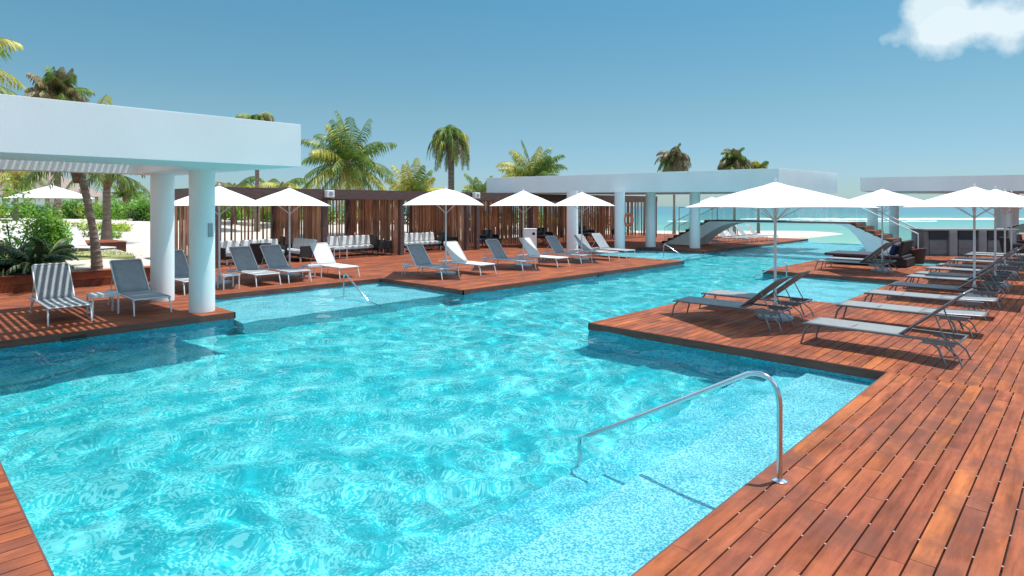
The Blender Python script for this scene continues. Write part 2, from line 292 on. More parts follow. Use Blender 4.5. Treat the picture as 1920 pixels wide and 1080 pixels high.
# ------------------------------------------------------------------ decks
# (x0,y0,x1,y1) rectangles of decking at z = 0
DECK = [(-9, -14, 8.84, 1.90), (8.84, -14, 60, 4.0), (8.84, 4.0, 14.3, 6.57), (20.0, 4.0, 25.7, 7.85), (28.45, 4.0, 60, 6.35),
        (-9, 1.9, 0.68, 12.3), (-14, 12.3, 4.88, 15.0), (-14, 15.0, 10.1, 21.4), (10.1, 11.38, 21.35, 21.4), (21.35, 16.6, 26.65, 21.4), (26.65, 13.2, 41, 21.4), (6.2, 21.4, 41, 26.0)]
rng = random.Random(5)
bd = MB(); jo = MB(); cl = MB()
PIT = 0.137
for (x0, y0, x1, y1) in DECK:
    jo.box(x0+0.02, y0+0.02, -0.10, x1-0.02, y1-0.02, -0.032)
    n = max(1, round((y1-y0)/PIT)); w = (y1-y0)/n
    for i in range(n):
        gp = 0.0058 if y1 <= 4.0 else 0.0045; ya = y0+i*w+gp; yb = y0+(i+1)*w-gp
        if y0 < -5 and yb < -6: continue
        x = x0 - rng.uniform(0, 1.5)
        while x < x1:
            L = rng.choice((1.84, 2.3, 2.76, 3.22)); xa = max(x, x0); xb = min(x+L, x1)
            if x1-xb < 0.3: xb = x1
            if xb-xa > 0.02 and xb <= x1: bd.box(xa+0.0015, ya, -0.028, xb-0.0015, yb, rng.uniform(-0.0012, 0.0012))
            x += L
            if xb >= x1: break
        if (y1 <= 4.0) and i < n-1 and yb > -3:
            xx = x0 + 0.2
            while xx < min(x1, 14):
                if xx > 1.0 and rng.random() < 0.8: cl.box(xx-0.009, yb-0.001, -0.012, xx+0.009, yb+0.0126, -0.0022)
                xx += 0.46
bd.m = 0
deck = MB(); deck.v = bd.v + jo.v + cl.v
o1 = len(bd.v); o2 = o1+len(jo.v)
deck.f = bd.f + [tuple(i+o1 for i in f) for f in jo.f] + [tuple(i+o2 for i in f) for f in cl.f]
deck.mi = [0]*len(bd.f) + [1]*len(jo.f) + [2]*len(cl.f)
receiver(struct(deck.build('pool_deck', [M['deck'], M['joist'], M['clip']])))
# edge boards where the decking meets the water
EDGES = [(0.68, 1.9, 8.84, 1.9), (8.84, 1.9, 8.84, 6.57), (8.84, 6.57, 14.3, 6.57), (14.3, 6.57, 14.3, 4.0), (14.3, 4.0, 20, 4.0), (20, 4.0, 20, 7.85), (20, 7.85, 25.7, 7.85), (25.7, 7.85, 25.7, 4.0), (25.7, 4, 28.45, 4), (28.45, 4, 28.45, 6.35), (28.45, 6.35, 39, 6.35),
         (0.68, 1.9, 0.68, 12.3), (0.68, 12.3, 4.88, 12.3), (4.88, 12.3, 4.88, 15.0), (4.88, 15, 10.1, 15), (10.1, 15, 10.1, 11.38), (10.1, 11.38, 21.35, 11.38), (21.35, 11.38, 21.35, 16.6), (21.35, 16.6, 26.65, 16.6), (26.65, 16.6, 26.65, 13.2), (26.65, 13.2, 39.4, 13.2)]
eb = MB()
for (x0, y0, x1, y1) in EDGES:
    t = 0.012
    eb.box(min(x0, x1)-t, min(y0, y1)-t, -0.125, max(x0, x1)+t, max(y0, y1)+t, -0.006)
receiver(struct(eb.build('deck_edge', M['deck_dark'])))
# tiled pool: floor, blocks under the decking, shelves
pb = MB()
for (x0, y0, x1, y1) in DECK:
    if x1 <= 41 and y1 <= 21.5 or y1 <= 6.6: pb.box(x0+0.004, y0+0.004, -1.6, min(x1, 41)-0.004, y1-0.004, -0.104)
pb.box(39.0, 5.0, -1.6, 39.5, 13.3, -0.128)
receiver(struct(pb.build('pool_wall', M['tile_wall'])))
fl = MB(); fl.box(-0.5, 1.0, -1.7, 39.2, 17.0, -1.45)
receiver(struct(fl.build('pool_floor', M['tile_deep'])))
sh = MB()
sh.box(0.6, 1.85, -1.5, 8.9, 2.85, -0.36)
sh.box(4.9, 11.95, -1.5, 10.1, 15.05, -0.36)
sh.box(14.25, 3.95, -1.5, 20.05, 6.9, -0.36)
sh.box(21.3, 13.0, -1.5, 26.7, 16.65, -0.40)
sh.box(28.3, 6.34, -1.5, 39.1, 13.3, -0.42)
sh.box(25.6, 3.95, -1.5, 28.5, 6.5, -0.36)
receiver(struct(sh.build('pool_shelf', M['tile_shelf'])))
st = MB()
st.box(0.65, 2.851, -1.5, 8.86, 3.25, -0.62); st.box(0.66, 3.251, -1.5, 8.85, 3.65, -0.90)
st.box(14.35, 6.901, -1.5, 19.95, 7.3, -0.66); st.box(21.36, 12.6, -1.5, 26.6, 12.999, -0.66)
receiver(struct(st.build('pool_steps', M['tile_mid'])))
# rippled water
def waves(XX, YY, seed=3):
    r = np.random.RandomState(seed); Z = np.zeros_like(XX)
    fade = 0.75 + 0.25*np.sin(0.31*XX+0.5)*np.sin(0.43*YY+1.1)
    wx = XX + 0.25*np.sin(0.9*YY+0.6*XX) + 0.1*np.sin(2.1*YY); wy = YY + 0.25*np.sin(0.8*XX-0.5*YY)
    for i in range(110):
        lam = 0.20*(10.0**r.rand()); k = 2*math.pi/lam; a = r.uniform(0, 6.28); A = 0.0019*lam**1.15
        Z += A*np.sin(k*(wx*math.cos(a)+wy*math.sin(a))+r.uniform(0, 6.28))
    return Z*fade
def grid(name, xs, ys, zf, m, smooth=True, parent=None):
    XX, YY = np.meshgrid(xs, ys); Z = zf(XX, YY)
    co = np.stack([XX, YY, Z], -1).reshape(-1, 3).astype(np.float32); nx = len(xs); ny = len(ys)
    idx = np.arange(nx*ny).reshape(ny, nx); q = np.stack([idx[:-1, :-1], idx[:-1, 1:], idx[1:, 1:], idx[1:, :-1]], -1).reshape(-1)
    me = bpy.data.meshes.new(name); me.vertices.add(nx*ny); me.vertices.foreach_set('co', co.ravel())
    nf = len(q)//4; me.loops.add(nf*4); me.loops.foreach_set('vertex_index', q.astype(np.int32)); me.polygons.add(nf)
    me.polygons.foreach_set('loop_start', np.arange(0, nf*4, 4, dtype=np.int32)); me.update(calc_edges=True); me.validate()
    me.polygons.foreach_set('use_smooth', [smooth]*nf); me.materials.append(m)
    o = bpy.data.objects.new(name, me); COL.objects.link(o)
    if parent: o.parent = parent
    return o
xs = np.concatenate([np.arange(0.66, 13, 0.05), np.arange(13, 39.25, 0.09)]); ys = np.concatenate([np.arange(1.88, 9, 0.05), np.arange(9, 16.62, 0.07)])
wt = grid('pool_water', xs, ys, lambda X, Y: waves(X, Y) - 0.128, M['water'])
struct(wt); wt.cycles.is_caustics_caster = True
# ------------------------------------------------------------------ land and sea
def sm(t): t = np.clip(t, 0, 1); return t*t*(3-2*t)
def land(X, Y):
    dune = 0.40 + sm((Y-27)/16)*(0.75+1.0*sm((9-X)/16)) + 0.10*np.sin(X*0.5+0.7)*np.sin(Y*0.37) + 0.04*np.sin(X*1.7+Y*1.1)
    dune = np.where(X > 6.22, 0.12+(dune-0.12)*sm((Y-26)/5), dune)
    far = sm((X-36)/16); dune = dune*(1-far) + (-1.1)*far
    inside = ((X < 6.22) & (Y < 19.32)) | ((X >= 6.22) & (Y < 26.02))
    beach = -1.60 - 0.8*sm(((X*0.72+Y*0.69)-33)/16)
    z = np.where(inside, -2.4, dune)
    out = X > 41.0
    z = np.where(out & inside, beach, np.where(out, np.minimum(dune, beach+2.0*sm((Y-10)/40)), z))
    s = sm(((X*0.72+Y*0.69)-70)/60)*sm((X-25)/30)
    return z*(1-s) + (-3.0)*s
gx = np.unique(np.concatenate([np.arange(-60, 6.2, 1.0), [6.2, 6.24], np.arange(7, 41, 1.0), [41.0, 41.05], np.arange(42, 160, 2.0)]))
gy = np.unique(np.concatenate([np.arange(-90, 18, 3.0), [19.3, 19.34], np.arange(20, 26, 0.8), [26.0, 26.04], np.arange(27, 60, 0.8), np.arange(60, 200, 3.0)]))
struct(grid('sand', gx, gy, land, M['sand']))
SH = 42.0                                # shoreline, metres ahead along the view heading
sea = grid('sea', np.concatenate([np.arange(0, 300, 6.0), np.linspace(300, 5000, 40)]), np.linspace(-3500, 3500, 60), lambda X, Y: X*0 - 1.95, M['sea'])
sea.location = (fw*SH); sea.rotation_euler = (0, 0, HEAD); struct(sea)
fo = MB(); r2 = random.Random(4)
for (D0, y0, y1, th) in ((138, 68, 260, 2.2), (144, 95, 150, 1.2), (116, 40, 110, 1.0), (170, -45, 20, 1.0)):
    n = 80; V = []; F = []
    for i in range(n+1):
        y = y0 + (y1-y0)*i/n; w = th*(0.4+0.9*r2.random())*math.sin(math.pi*(i+0.3)/(n+0.6))**0.4; hh = 0.45*(0.5+0.7*r2.random())*th/2.2
        c = D0 + 1.5*math.sin(y*0.11)
        V += [(c-w, -y, 0), (c-w*0.3, -y, hh), (c+w*0.4, -y, hh*0.9), (c+w, -y, 0)]
    for i in range(n):
        for j in range(3): F.append((i*4+j, i*4+j+1, i*4+j+5, i*4+j+4))
    fo.add(V, F)
fo = fo.build('surf', M['foam']); fo.location = tuple(fw*SH) [:2] + (-1.94,); fo.rotation_euler = (0, 0, HEAD); struct(fo)
# raised timber step along the garden, lawn strip and low platform
stp = MB()
for k in range(4): stp.box(-14, 18.9+k*0.137+0.004, 0.372, 6.2, 18.9+(k+1)*0.137-0.004, 0.398)
stp.box(-14, 18.92, 0.0, 6.2, 18.95, 0.18); stp.box(-14, 18.92, 0.19, 6.2, 18.95, 0.37); stp.box(-14, 18.96, 0.0, 6.19, 19.40, 0.365)
struct(stp.build('timber_step', M['deck_dark' if False else 'deck']))
lw = MB(); lw.prism([(-12, 22.6), (5.8, 22.6), (6.1, 25.6), (3, 26.4), (-12, 26.4)], 0.2, 0.475); struct(lw.build('lawn', M['lawn'], bevel=0.03))
gr = MB(); rg = random.Random(8)
for i in range(2600):
    x = rg.uniform(-8, 6.0); y = rg.uniform(22.5, 26.6); z = 0.46; a = rg.uniform(0, 6.28); h = rg.uniform(0.04, 0.12)
    gr.add([(x, y, z), (x+0.02*math.cos(a), y+0.02*math.sin(a), z), (x+0.03*rg.uniform(-1, 1), y+0.03*rg.uniform(-1, 1), z+h)], [(0, 1, 2)])
struct(gr.build('grass', M['grass']), 'stuff')
pf = empty('garden_platform', (4.0, 27.4, 0.4), 0, 'low red-brown timber platform on the sand beyond the lawn strip', 'platform')
p = MB()
for k in range(16): p.box(-3.2, -0.6+k*0.14, 0.30, 2.6, -0.6+(k+1)*0.14-0.008, 0.33)
p.build('top', M['deck'], pf); p = MB(); p.box(-3.17, -0.57, -0.1, 2.57, 1.6, 0.298); p.build('skirt', M['deck_dark'], pf)
# ------------------------------------------------------------------ pergolas
def pergola_left():
    t = empty('white_pergola', (0, 0, 0), 0, 'nearest white rendered pergola with slatted openings on two round columns, left of the pool', 'pergola')
    Z0, Z1 = 2.80, 3.56
    b = MB()
    # solid slab strips round the slatted opening (x 0.4..4.25, y 12.35..15.1) with one cross beam
    b.prism([(-9, 10.3), (5.25, 10.3), (5.08, 11.9), (-9, 11.9)], Z0, Z1)
    b.prism([(-9, 15.1), (4.80, 15.1), (4.75, 15.6), (-9, 15.6)], Z0, Z1)
    b.prism([(3.92, 11.902), (5.078, 11.902), (4.802, 15.098), (3.92, 15.098)], Z0, Z1)
    b.prism([(-9, 11.902), (0.35, 11.902), (0.35, 15.098), (-9, 15.098)], Z0, Z1)
    b.box(0.352, 12.38, 3.20, 3.918, 12.62, Z1-0.02)
    receiver(b.build('roof_frame', M['white'], t, bevel=0.004))
    s = MB(); x = 0.42
    while x < 3.86:
        s.box(x, 11.905, 3.38, x+0.05, 12.378, 3.45); s.box(x, 12.625, 3.38, x+0.05, 15.09, 3.45); x += 0.112
    s.build('slats', M['white'], t)
    for (x, y) in ((4.47, 12.88), (4.36, 14.95), (-6.0, 12.9)):
        c = MB(); c.lathe([(0.235, 0.0), (0.235, 2.81)], 40, (x, y, 0)); col = c.build('column', M['white'], t, smooth=True)
        if y < 12.9 and x > 0:
            q = MB(); q.obox((x-0.0, y-0.236, 1.22), (0.10, 0.03, 0.24)); d = Vector((0.35, -1, 0)).normalized()
            pl = MB(); pl.obox(Vector((x, y, 1.62)) + d*0.238, (0.02, 0.10, 0.27), Matrix.Rotation(math.atan2(d.y, d.x), 3, 'Z')); pl.build('switch_plate', M['disc'], col)
pergola_left()
def cam_pt(px, Y): return place(px, Y)
def pergola_mid():
    t = empty('white_pergola', (0, 0, 0), 0, 'middle white pergola on four round columns, in front of the footbridge', 'pergola')
    A = cam_pt(912, 31.5); B = cam_pt(1460, 28.5); Cc = cam_pt(1570, 32.3); D = (A[0]+Cc[0]-B[0]+3.5, A[1]+Cc[1]-B[1]-1.5)
    b = MB(); b.prism([A, B, Cc, D], 2.77, [3.55, 3.87, 3.83, 3.60]); b.build('roof', M['white'], t, bevel=0.005)
    for (x, y) in ((21.5, 16.9), (25.26, 16.91), (27.51, 16.53), (28.17, 14.42)):
        c = MB(); c.lathe([(0.255, 0.0), (0.255, 2.78)], 32, (x, y, 0)); c.build('column', M['white'], t, smooth=True)
pergola_mid()
def pergola_right():
    t = empty('white_pergola', (0, 0, 0), 0, 'farthest white pergola, a long flat roof over the pool bar at the right edge', 'pergola')
    A = cam_pt(1613, 27.6); B = cam_pt(2300, 27.2); Cc = cam_pt(2300, 34.0); D = cam_pt(1655, 34.0)
    b = MB(); b.prism([A, B, Cc, D], 2.77, [3.38, 3.65, 3.5, 3.4]); b.build('roof', M['white'], t)
    for i, (px, Y, r) in enumerate(((1636, 33, 0.25), (1676, 31, 0.22), (1881, 29, 0.30), (1897, 30.5, 0.28), (2050, 29, 0.3))):
        x, y = cam_pt(px, Y); c = MB(); c.lathe([(r, 0.0), (r, 2.78)], 28, (x, y, 0)); c.build('column', M['white'], t, smooth=True)
pergola_right()
# life ring on the second column of the middle pergola
def life_ring():
    x, y = 25.26, 16.91; d = Vector((0.25, -1, 0)).normalized(); c = Vector((x, y, 1.42)) + d*0.30 + Vector((0.22, 0.0, 0))
    t = empty('life_ring', tuple(c), math.atan2(d.y, d.x)+R(90)-R(30), 'round orange life ring hung on a white pergola column above the deck', 'life ring')
    m = MB(); n = 36; k = 10; V = [((0.27+0.085*math.cos(2*math.pi*j/k))*math.cos(2*math.pi*i/n), 0.055*math.sin(2*math.pi*j/k), (0.27+0.085*math.cos(2*math.pi*j/k))*math.sin(2*math.pi*i/n)) for i in range(n) for j in range(k)]
    m.add(V, [(i*k+j, i*k+(j+1) % k, ((i+1) % n)*k+(j+1) % k, ((i+1) % n)*k+j) for i in range(n) for j in range(k)]); m.build('ring', M['orange'], t, smooth=True)
life_ring()
# ------------------------------------------------------------------ cabanas with slatted screens
def screen(parent, a, b, z0, z1, pitch, w, rnd, thick=0.035):
    a = Vector((*a, 0)); b = Vector((*b, 0)); L = (b-a).length; d = (b-a)/L; n = Vector((-d.y, d.x, 0)); m = MB(); s = 0
    ang = math.atan2(d.y, d.x)
    while s < L:
        ww = w*rnd.uniform(0.7, 1.25); off = rnd.uniform(-0.03, 0.03); zb = z0 + (rnd.uniform(0.0, 0.9) if rnd.random() < 0.22 else 0)
        c = a + d*s + n*off; tilt = rnd.uniform(-0.012, 0.012)
        m.obox((c.x, c.y, (zb+z1)/2), (ww, thick, z1-zb), Matrix.Rotation(ang, 3, 'Z') @ Matrix.Rotation(tilt, 3, 'Y')); s += pitch*rnd.uniform(0.75, 1.4)
    m.build('slat_screen', M['slat'], parent)
def cabana(name, label, x0, cuts, x1, y0, y1, dens, seed, T=2.74, Bz=2.36):
    rnd = random.Random(seed); t = empty(name, (0, 0, 0), 0, label, 'cabana')
    def fas(a, b, c, d): m = MB(); m.box(a, b, Bz, c, d, T); m.build('fascia', M['beam'], t)
    fas(x0, y0-0.06, x1, y0+0.04); fas(x0, y1-0.04, x1, y1+0.06); fas(x0, y0+0.045, x0+0.1, y1-0.045); fas(x1-0.1, y0+0.045, x1, y1-0.045)
    m = MB(); x = x0+0.25
    while x < x1-0.2: m.box(x, y0+0.05, T-0.16, x+0.11, y1-0.05, T-0.03); x += 0.30
    m.build('roof_slats', M['beam'], t)
    for i, c in enumerate(cuts):
        for y in (y0+0.06, y1-0.06):
            m = MB(); m.box(c-0.09, y-0.09, 0, c+0.09, y+0.09, Bz+0.05); m.build('post', M['beam'], t)
        if dens[i] > 0: screen(t, (c, y0+0.18), (c, y1-0.18), 0.04, Bz+0.02, dens[i], 0.075, rnd)
    for i in range(len(cuts)-1): screen(t, (cuts[i]+0.14, y1-0.02), (cuts[i+1]-0.14, y1-0.02), 0.04, Bz+0.02, 0.19 if i % 2 == 0 else 0.15, 0.06, rnd)
    return t
cabana('slatted_cabana', 'long dark-beamed cabana with brown slat screens behind the left row of loungers', 7.75, [7.84, 11.85, 15.45, 19.21], 19.3, 21.35, 25.8, [0.115, 0.098, 0.105, 0.13], 2)
cabana('slatted_cabana', 'farther dark slatted cabana reaching behind the white pergola columns towards the sea', 19.75, [19.86, 23.7, 27.6, 31.6, 36.2], 36.3, 21.35, 25.8, [0.14, 0.13, 0.13, 0.14, 0.15], 3)
def speaker(x, y, z, label):
    t = empty('speaker_box', (x, y, z), 0, label, 'speaker', 'white speakers on the cabana beams')
    m = MB(); m.box(-0.16, -0.22, 0, 0.16, 0.0, 0.28); m.build('housing', M['white'], t, bevel=0.02); m = MB(); m.lathe([(0.09, -0.005), (0.09, 0.005)], 18)
    g = m.build('grille', M['disc'], t); g.rotation_euler = (R(90), 0, 0); g.location = (0, -0.224, 0.14)
speaker(11.95, 21.28, 2.42, 'white box speaker fixed on the beam of the nearer slatted cabana')
speaker(19.6, 21.28, 2.45, 'white box speaker at the gap between the two slatted cabanas')
# ------------------------------------------------------------------ sun loungers
def bow(p0, p1, p2, n=6):
    p0, p1, p2 = Vector(p0), Vector(p1), Vector(p2); return [p0*(1-t)**2 + p1*2*t*(1-t) + p2*t*t for t in [i/n for i in range(n+1)]]
LG = {}
def lounger_proto(frame, sling, back, deg, key, L=0.86):
    """origin at the middle of the foot end, head towards +y"""
    t = empty('sun_lounger', (0, 0, 0), 0, 'lounger', 'sun lounger')
    w = 0.31; z = 0.31; P = 1.26; a = R(deg); fr = MB()
    for s in (-1, 1): fr.tube([(s*w, 0.0, z-0.012), (s*w, 0.05, z), (s*w, 1.95, z)], 0.018, 8)
    for y in (0.02, 0.62, P+0.02, 1.93): fr.tube([(-w, y, z-0.006), (w, y, z-0.006)], 0.014, 8)
    for s in (-1, 1): fr.obox((s*w, 1.72, z-0.035), (0.03, 0.36, 0.05))
    fr.build('frame', M[frame], t, smooth=True)
    m = MB(); n = 14; V = []
    for i in range(n+1):
        y = 0.03 + (P-0.03)*i/n; dip = 0.018*math.sin(math.pi*i/n)
        for j in range(7): u = -1+j/3; V.append((u*(w-0.005), y, z+0.016-dip*(1-u*u)))
    m.add(V, [(i*7+j, i*7+j+1, (i+1)*7+j+1, (i+1)*7+j) for i in range(n) for j in range(6)])
    o = m.build('seat', M[sling], t, smooth=True); so_ = o.modifiers.new('solid', 'SOLIDIFY'); so_.thickness = 0.008
    bk = bpy.data.objects.new('backrest', None)
    def tp(u, v, h=0): return (u, P + v*math.cos(a) - h*math.sin(a), z + 0.012 + v*math.sin(a) + h*math.cos(a))
    m = MB(); V = []
    for i in range(9):
        v = L*i/8; dip = 0.02*math.sin(math.pi*i/8)
        for j in range(7): u = -1+j/3; V.append(tp(u*(w-0.025), v, -dip*(1-u*u)))
    m.add(V, [(i*7+j, i*7+j+1, (i+1)*7+j+1, (i+1)*7+j) for i in range(8) for j in range(6)])
    b = m.build('backrest', M[back], t, smooth=True); so_ = b.modifiers.new('solid', 'SOLIDIFY'); so_.thickness = 0.008
    m = MB(); q = w-0.018
    m.tube([tp(-q, 0), tp(-q, L-0.03), tp(-q+0.03, L), tp(q-0.03, L), tp(q, L-0.03), tp(q, 0)], 0.014, 8); m.build('back_frame', M[frame], b, smooth=True)
    for s in (-1, 1):
        m = MB(); f = tp(s*(w-0.02), L*0.55); m.tube([f, (s*(w-0.02), 1.80, z-0.01)], 0.010, 6); m.build('support_arm', M[frame], t, smooth=True)
    for s in (-1, 1):
        m = MB(); m.tube([(s*w, 0.10, z-0.01), (s*(w+0.005), 0.03, z-0.09), (s*(w+0.012), -0.03, 0.0)], [0.017, 0.016, 0.014], 8); m.build('leg', M[frame], t, smooth=True)
        m = MB(); m.tube([(s*w, 1.62, z-0.02), (s*w, 1.72, z-0.10), (s*(w+0.012), 1.80, 0.0)], [0.019, 0.017, 0.014], 8); m.build('leg', M[frame], t, smooth=True)
        m = MB(); m.tube([(s*(w-0.035), 1.74, z-0.03), (s*(w-0.035), 1.93, 0.13), (s*(w-0.01), 1.98, 0.0)], 0.012, 6); m.build('brace', M[frame], t, smooth=True)
    LG[key] = [t, False]
lounger_proto('metal_w', 'sling_shade', 'sling_shade', 46, 'grey')
lounger_proto('metal_w', 'sling_w', 'sling_w', 50, 'white', 0.80)
lounger_proto('metal_w', 'sling_shade', 'sling_shade', 51, 'steep', 0.78)
lounger_proto('metal_g', 'sling_l', 'sling_l', 41, 'pale', 0.98)
lounger_proto('metal_g', 'sling_l', 'sling_l', 2, 'flat')
lounger_proto('metal_g', 'sling_l', 'sling_l', 39, 'dark')
def lounger(key, x, y, rz, label, group, z=0.0):
    rec = LG[key]; rz = rz + random.uniform(-0.03, 0.03)
    if not rec[1]:
        o = rec[0]; rec[1] = True; o.location = (x, y, z); o.rotation_euler = (0, 0, rz); o['label'] = label; o['group'] = group; return o
    return dup(rec[0], (x, y, z), rz, label, group)
GL = 'sun loungers along the left side of the pool'
for key, x, y, lab in (
    ('grey', 2.36, 13.18, 'shade-grey lounger striped by sunlight, nearest on the left under the white pergola'),
    ('grey', 3.68, 13.2, 'shaded grey lounger right of the side table under the near pergola'),
    ('grey', 5.30, 15.5, 'shade-grey lounger half hidden behind the two white pergola columns'),
    ('grey', 7.08, 15.67, 'first shade-grey lounger right of the front white column, white foot end'),
    ('grey', 8.0, 15.76, 'shade-grey lounger between the front column group and the lone white lounger'),
    ('white', 9.50, 15.70, 'all-white lounger beside the small pool handrail on the left deck'),
    ('steep', 11.36, 13.36, 'first shade-grey lounger on the pointed deck, left of the domed umbrella pole'),
    ('white', 12.85, 13.36, 'white lounger just right of the domed umbrella pole'),
    ('steep', 14.70, 13.35, 'shade-grey lounger between the two white loungers on the pointed deck'),
    ('white', 16.27, 13.2, 'second white lounger on the pointed deck, in front of the white bin'),
    ('steep', 17.88, 13.41, 'shade-grey lounger left of the first middle-pergola column'),
    ('steep', 19.62, 13.4, 'shade-grey lounger with its back across the first middle-pergola column'),
    ('steep', 20.95, 13.5, 'last shade-grey lounger at the far tip of the pointed deck')):
    lounger(key, x, y, 0.0, lab, GL)
GR = 'sun loungers along the right side of the pool'
for key, x, y, lab in (
    ('dark', 10.72, 5.78, 'dark-backed lounger nearer of two on the small deck island'),
    ('dark', 12.0, 5.85, 'dark-backed lounger behind the umbrella pole on the small deck island'),
    ('pale', 10.1, 3.22, 'nearest lounger on the right deck, pale sling with raised grey back'),
    ('flat', 12.3, 3.40, 'second lounger on the right deck with its back laid flat'),
    ('flat', 14.35, 3.45, 'third lounger on the right deck, flat, before the umbrella base'),
    ('dark', 16.2, 3.40, 'dark lounger just before the first right-deck umbrella pole'),
    ('dark', 18.35, 3.5, 'dark lounger just past the first right-deck umbrella pole'),
    ('pale', 19.35, 3.5, 'pale lounger just before the second right-deck umbrella pole'),
    ('pale', 21.1, 3.54, 'pale lounger just past the second right-deck umbrella pole'),
    ('dark', 22.5, 3.5, 'dark lounger just before the third right-deck umbrella pole'),
    ('pale', 24.7, 3.5, 'pale lounger just past the third right-deck umbrella pole'),
    ('dark', 25.8, 3.5, 'dark lounger just before the farthest right-deck umbrella pole'),
    ('pale', 27.9, 3.5, 'pale lounger just past the farthest right-deck umbrella pole'),
    ('flat', 29.0, 3.5, 'flat pale lounger at the far end of the right-deck row near the bar'),
    ('pale', 21.5, 6.6, 'pale lounger nearer of two on the farther deck island'),
    ('pale', 22.7, 6.65, 'pale lounger beside the black daybed on the farther deck island')):
    lounger(key, x, y, R(180), lab, GR)
GB = 'sun loungers beyond the footbridge'
for i, (x, y, lab) in enumerate(((33.2, 13.9, 'leftmost of the far loungers under the footbridge'), (34.5, 13.9, 'second from the left of the far loungers under the footbridge'), (35.9, 13.9, 'third from the left of the far loungers under the footbridge'), (37.5, 13.9, 'rightmost of the far loungers under the footbridge'))):
    lounger('steep', x, y, 0.0, lab, GB)
lounger('white', 3.6, 22.3, R(25), 'white lounger in the garden left of the palm trunk, under the lone umbrella', 'garden loungers', 0.46)
lounger('white', 5.0, 22.6, R(25), 'white lounger in the garden beside the palm trunk', 'garden loungers', 0.46)
# ------------------------------------------------------------------ umbrellas
def umbrella_proto(name, half, zr, za, belly, key):
    t = empty(name, (0, 0, 0), 0, 'umbrella', 'umbrella'); r = half
    m = MB(); m.tube([(0, 0, 0.06), (0, 0, za+0.02)], 0.024, 12); m.build('pole', M['metal_w'], t, smooth=True)
    n = 12; V = []; F = []
    for q in range(4):
        c0 = Vector((math.cos(R(45+90*q)), math.sin(R(45+90*q)), 0))*r*math.sqrt(2); c1 = Vector((math.cos(R(135+90*q)), math.sin(R(135+90*q)), 0))*r*math.sqrt(2); o = len(V)
        for i in range(n+1):
            f = i/n
            for j in range(n+1):
                g = j/n; p = c0.lerp(c1, g)*f; edge = 4*g*(1-g)
                z = za + (zr-za)*f + belly*4*f*(1-f)*(1-0.35*edge) - 0.035*f*edge*(1-f) + 0.012*edge*f
                p = p*(1-0.035*edge*f*f); V.append((p.x, p.y, z))
        for i in range(n):
            for j in range(n): F.append((o+i*(n+1)+j, o+(i+1)*(n+1)+j, o+(i+1)*(n+1)+j+1, o+i*(n+1)+j+1))
    m = MB(); m.add(V, F); c = m.build('canopy', M['canvas'], t, smooth=False); s_ = c.modifiers.new('solid', 'SOLIDIFY'); s_.thickness = 0.006
    m = MB(); d = 0.2; m.add([(-d, -d, za-0.075), (d, -d, za-0.075), (d, d, za-0.075), (-d, d, za-0.075), (0, 0, za+0.02)], [(0, 1, 4), (1, 2, 4), (2, 3, 4), (3, 0, 4)]); m.build('vent', M['canvas'], c)
    m = MB(); m.lathe([(0.02, za+0.03), (0.026, za+0.05), (0.012, za+0.09)], 10); m.build('finial', M['metal_w'], t, smooth=True)
    for q in range(8):
        an = R(45*q); rr = r*(math.sqrt(2) if q % 2 else 1.0)*0.985; m = MB()
        m.tube([(0.03*math.cos(an), 0.03*math.sin(an), za-0.03), (rr*0.5*math.cos(an), rr*0.5*math.sin(an), (za+zr)/2+belly-0.035), (rr*math.cos(an), rr*math.sin(an), zr-0.012)], 0.008, 5)
        m.tube([(0.04*math.cos(an), 0.04*math.sin(an), zr-0.22), (rr*0.5*math.cos(an), rr*0.5*math.sin(an), (za+zr)/2+belly-0.045)], 0.007, 5); m.build('rib', M['metal_w'], t)
    m = MB(); m.lathe([(0.035, zr-0.26), (0.035, zr-0.18)], 12); m.build('hub', M['metal_w'], t)
    b = MB(); b.lathe([(0.30, 0.0), (0.315, 0.03), (0.30, 0.075), (0.12, 0.10), (0.05, 0.11), (0.04, 0.30), (0.03, 0.31)], 32); b.build('base', M['disc'], t, smooth=True)
    LG[key] = [t, False]
umbrella_proto('sun_umbrella', 1.14, 2.10, 2.62, 0.02, 'u')
umbrella_proto('sun_umbrella', 1.14, 2.12, 2.62, 0.085, 'dome')
umbrella_proto('sun_umbrella', 1.18, 2.07, 2.53, 0.015, 'wide')
def umbrella(key, x, y, rot, lab, z=0.0):
    rec = LG[key]; g = 'white umbrellas round the pool'
    if not rec[1]: o = rec[0]; rec[1] = True; o.location = (x, y, z); o.rotation_euler = (0, 0, R(rot)); o['label'] = lab; o['group'] = g; return o
    return dup(rec[0], (x, y, z), R(rot), lab, g)
ux, uy = place(97, 22.4); u1 = umbrella('u', ux, uy, 62, 'lone white umbrella in the garden left of the palm trunk', 0.42); u1.scale = (0.93, 0.93, 0.93)
umbrella('u', 6.32, 16.95, 62, 'white umbrella partly hidden behind the front white column')
umbrella('u', 8.5, 17.38, 58, 'white umbrella between the front column and the lone white lounger')
umbrella('dome', 12.02, 14.35, 45, 'white umbrella with a rounded canopy in front of the nearer cabana')
umbrella('u', 15.5, 14.34, 44, 'left of two touching white umbrellas before the middle pergola')
umbrella('u', 18.9, 14.4, 42, 'right of two touching white umbrellas before the middle pergola')
umbrella('wide', 11.54, 4.30, -31, 'largest-looking white umbrella, on the small deck island')
umbrella('u', 22.1, 4.9, 35, 'white umbrella on the farther deck island before the bridge steps')
umbrella('wide', 17.3, 2.0, 0, 'nearest white umbrella on the right-hand deck')
umbrella('wide', 20.23, 1.9, 6, 'second white umbrella along the right-hand deck')
umbrella('wide', 23.75, 2.0, 0, 'third white umbrella along the right-hand deck, mostly hidden')
umbrella('wide', 27.0, 2.1, 0, 'farthest white umbrella of the right-hand deck by the bar')
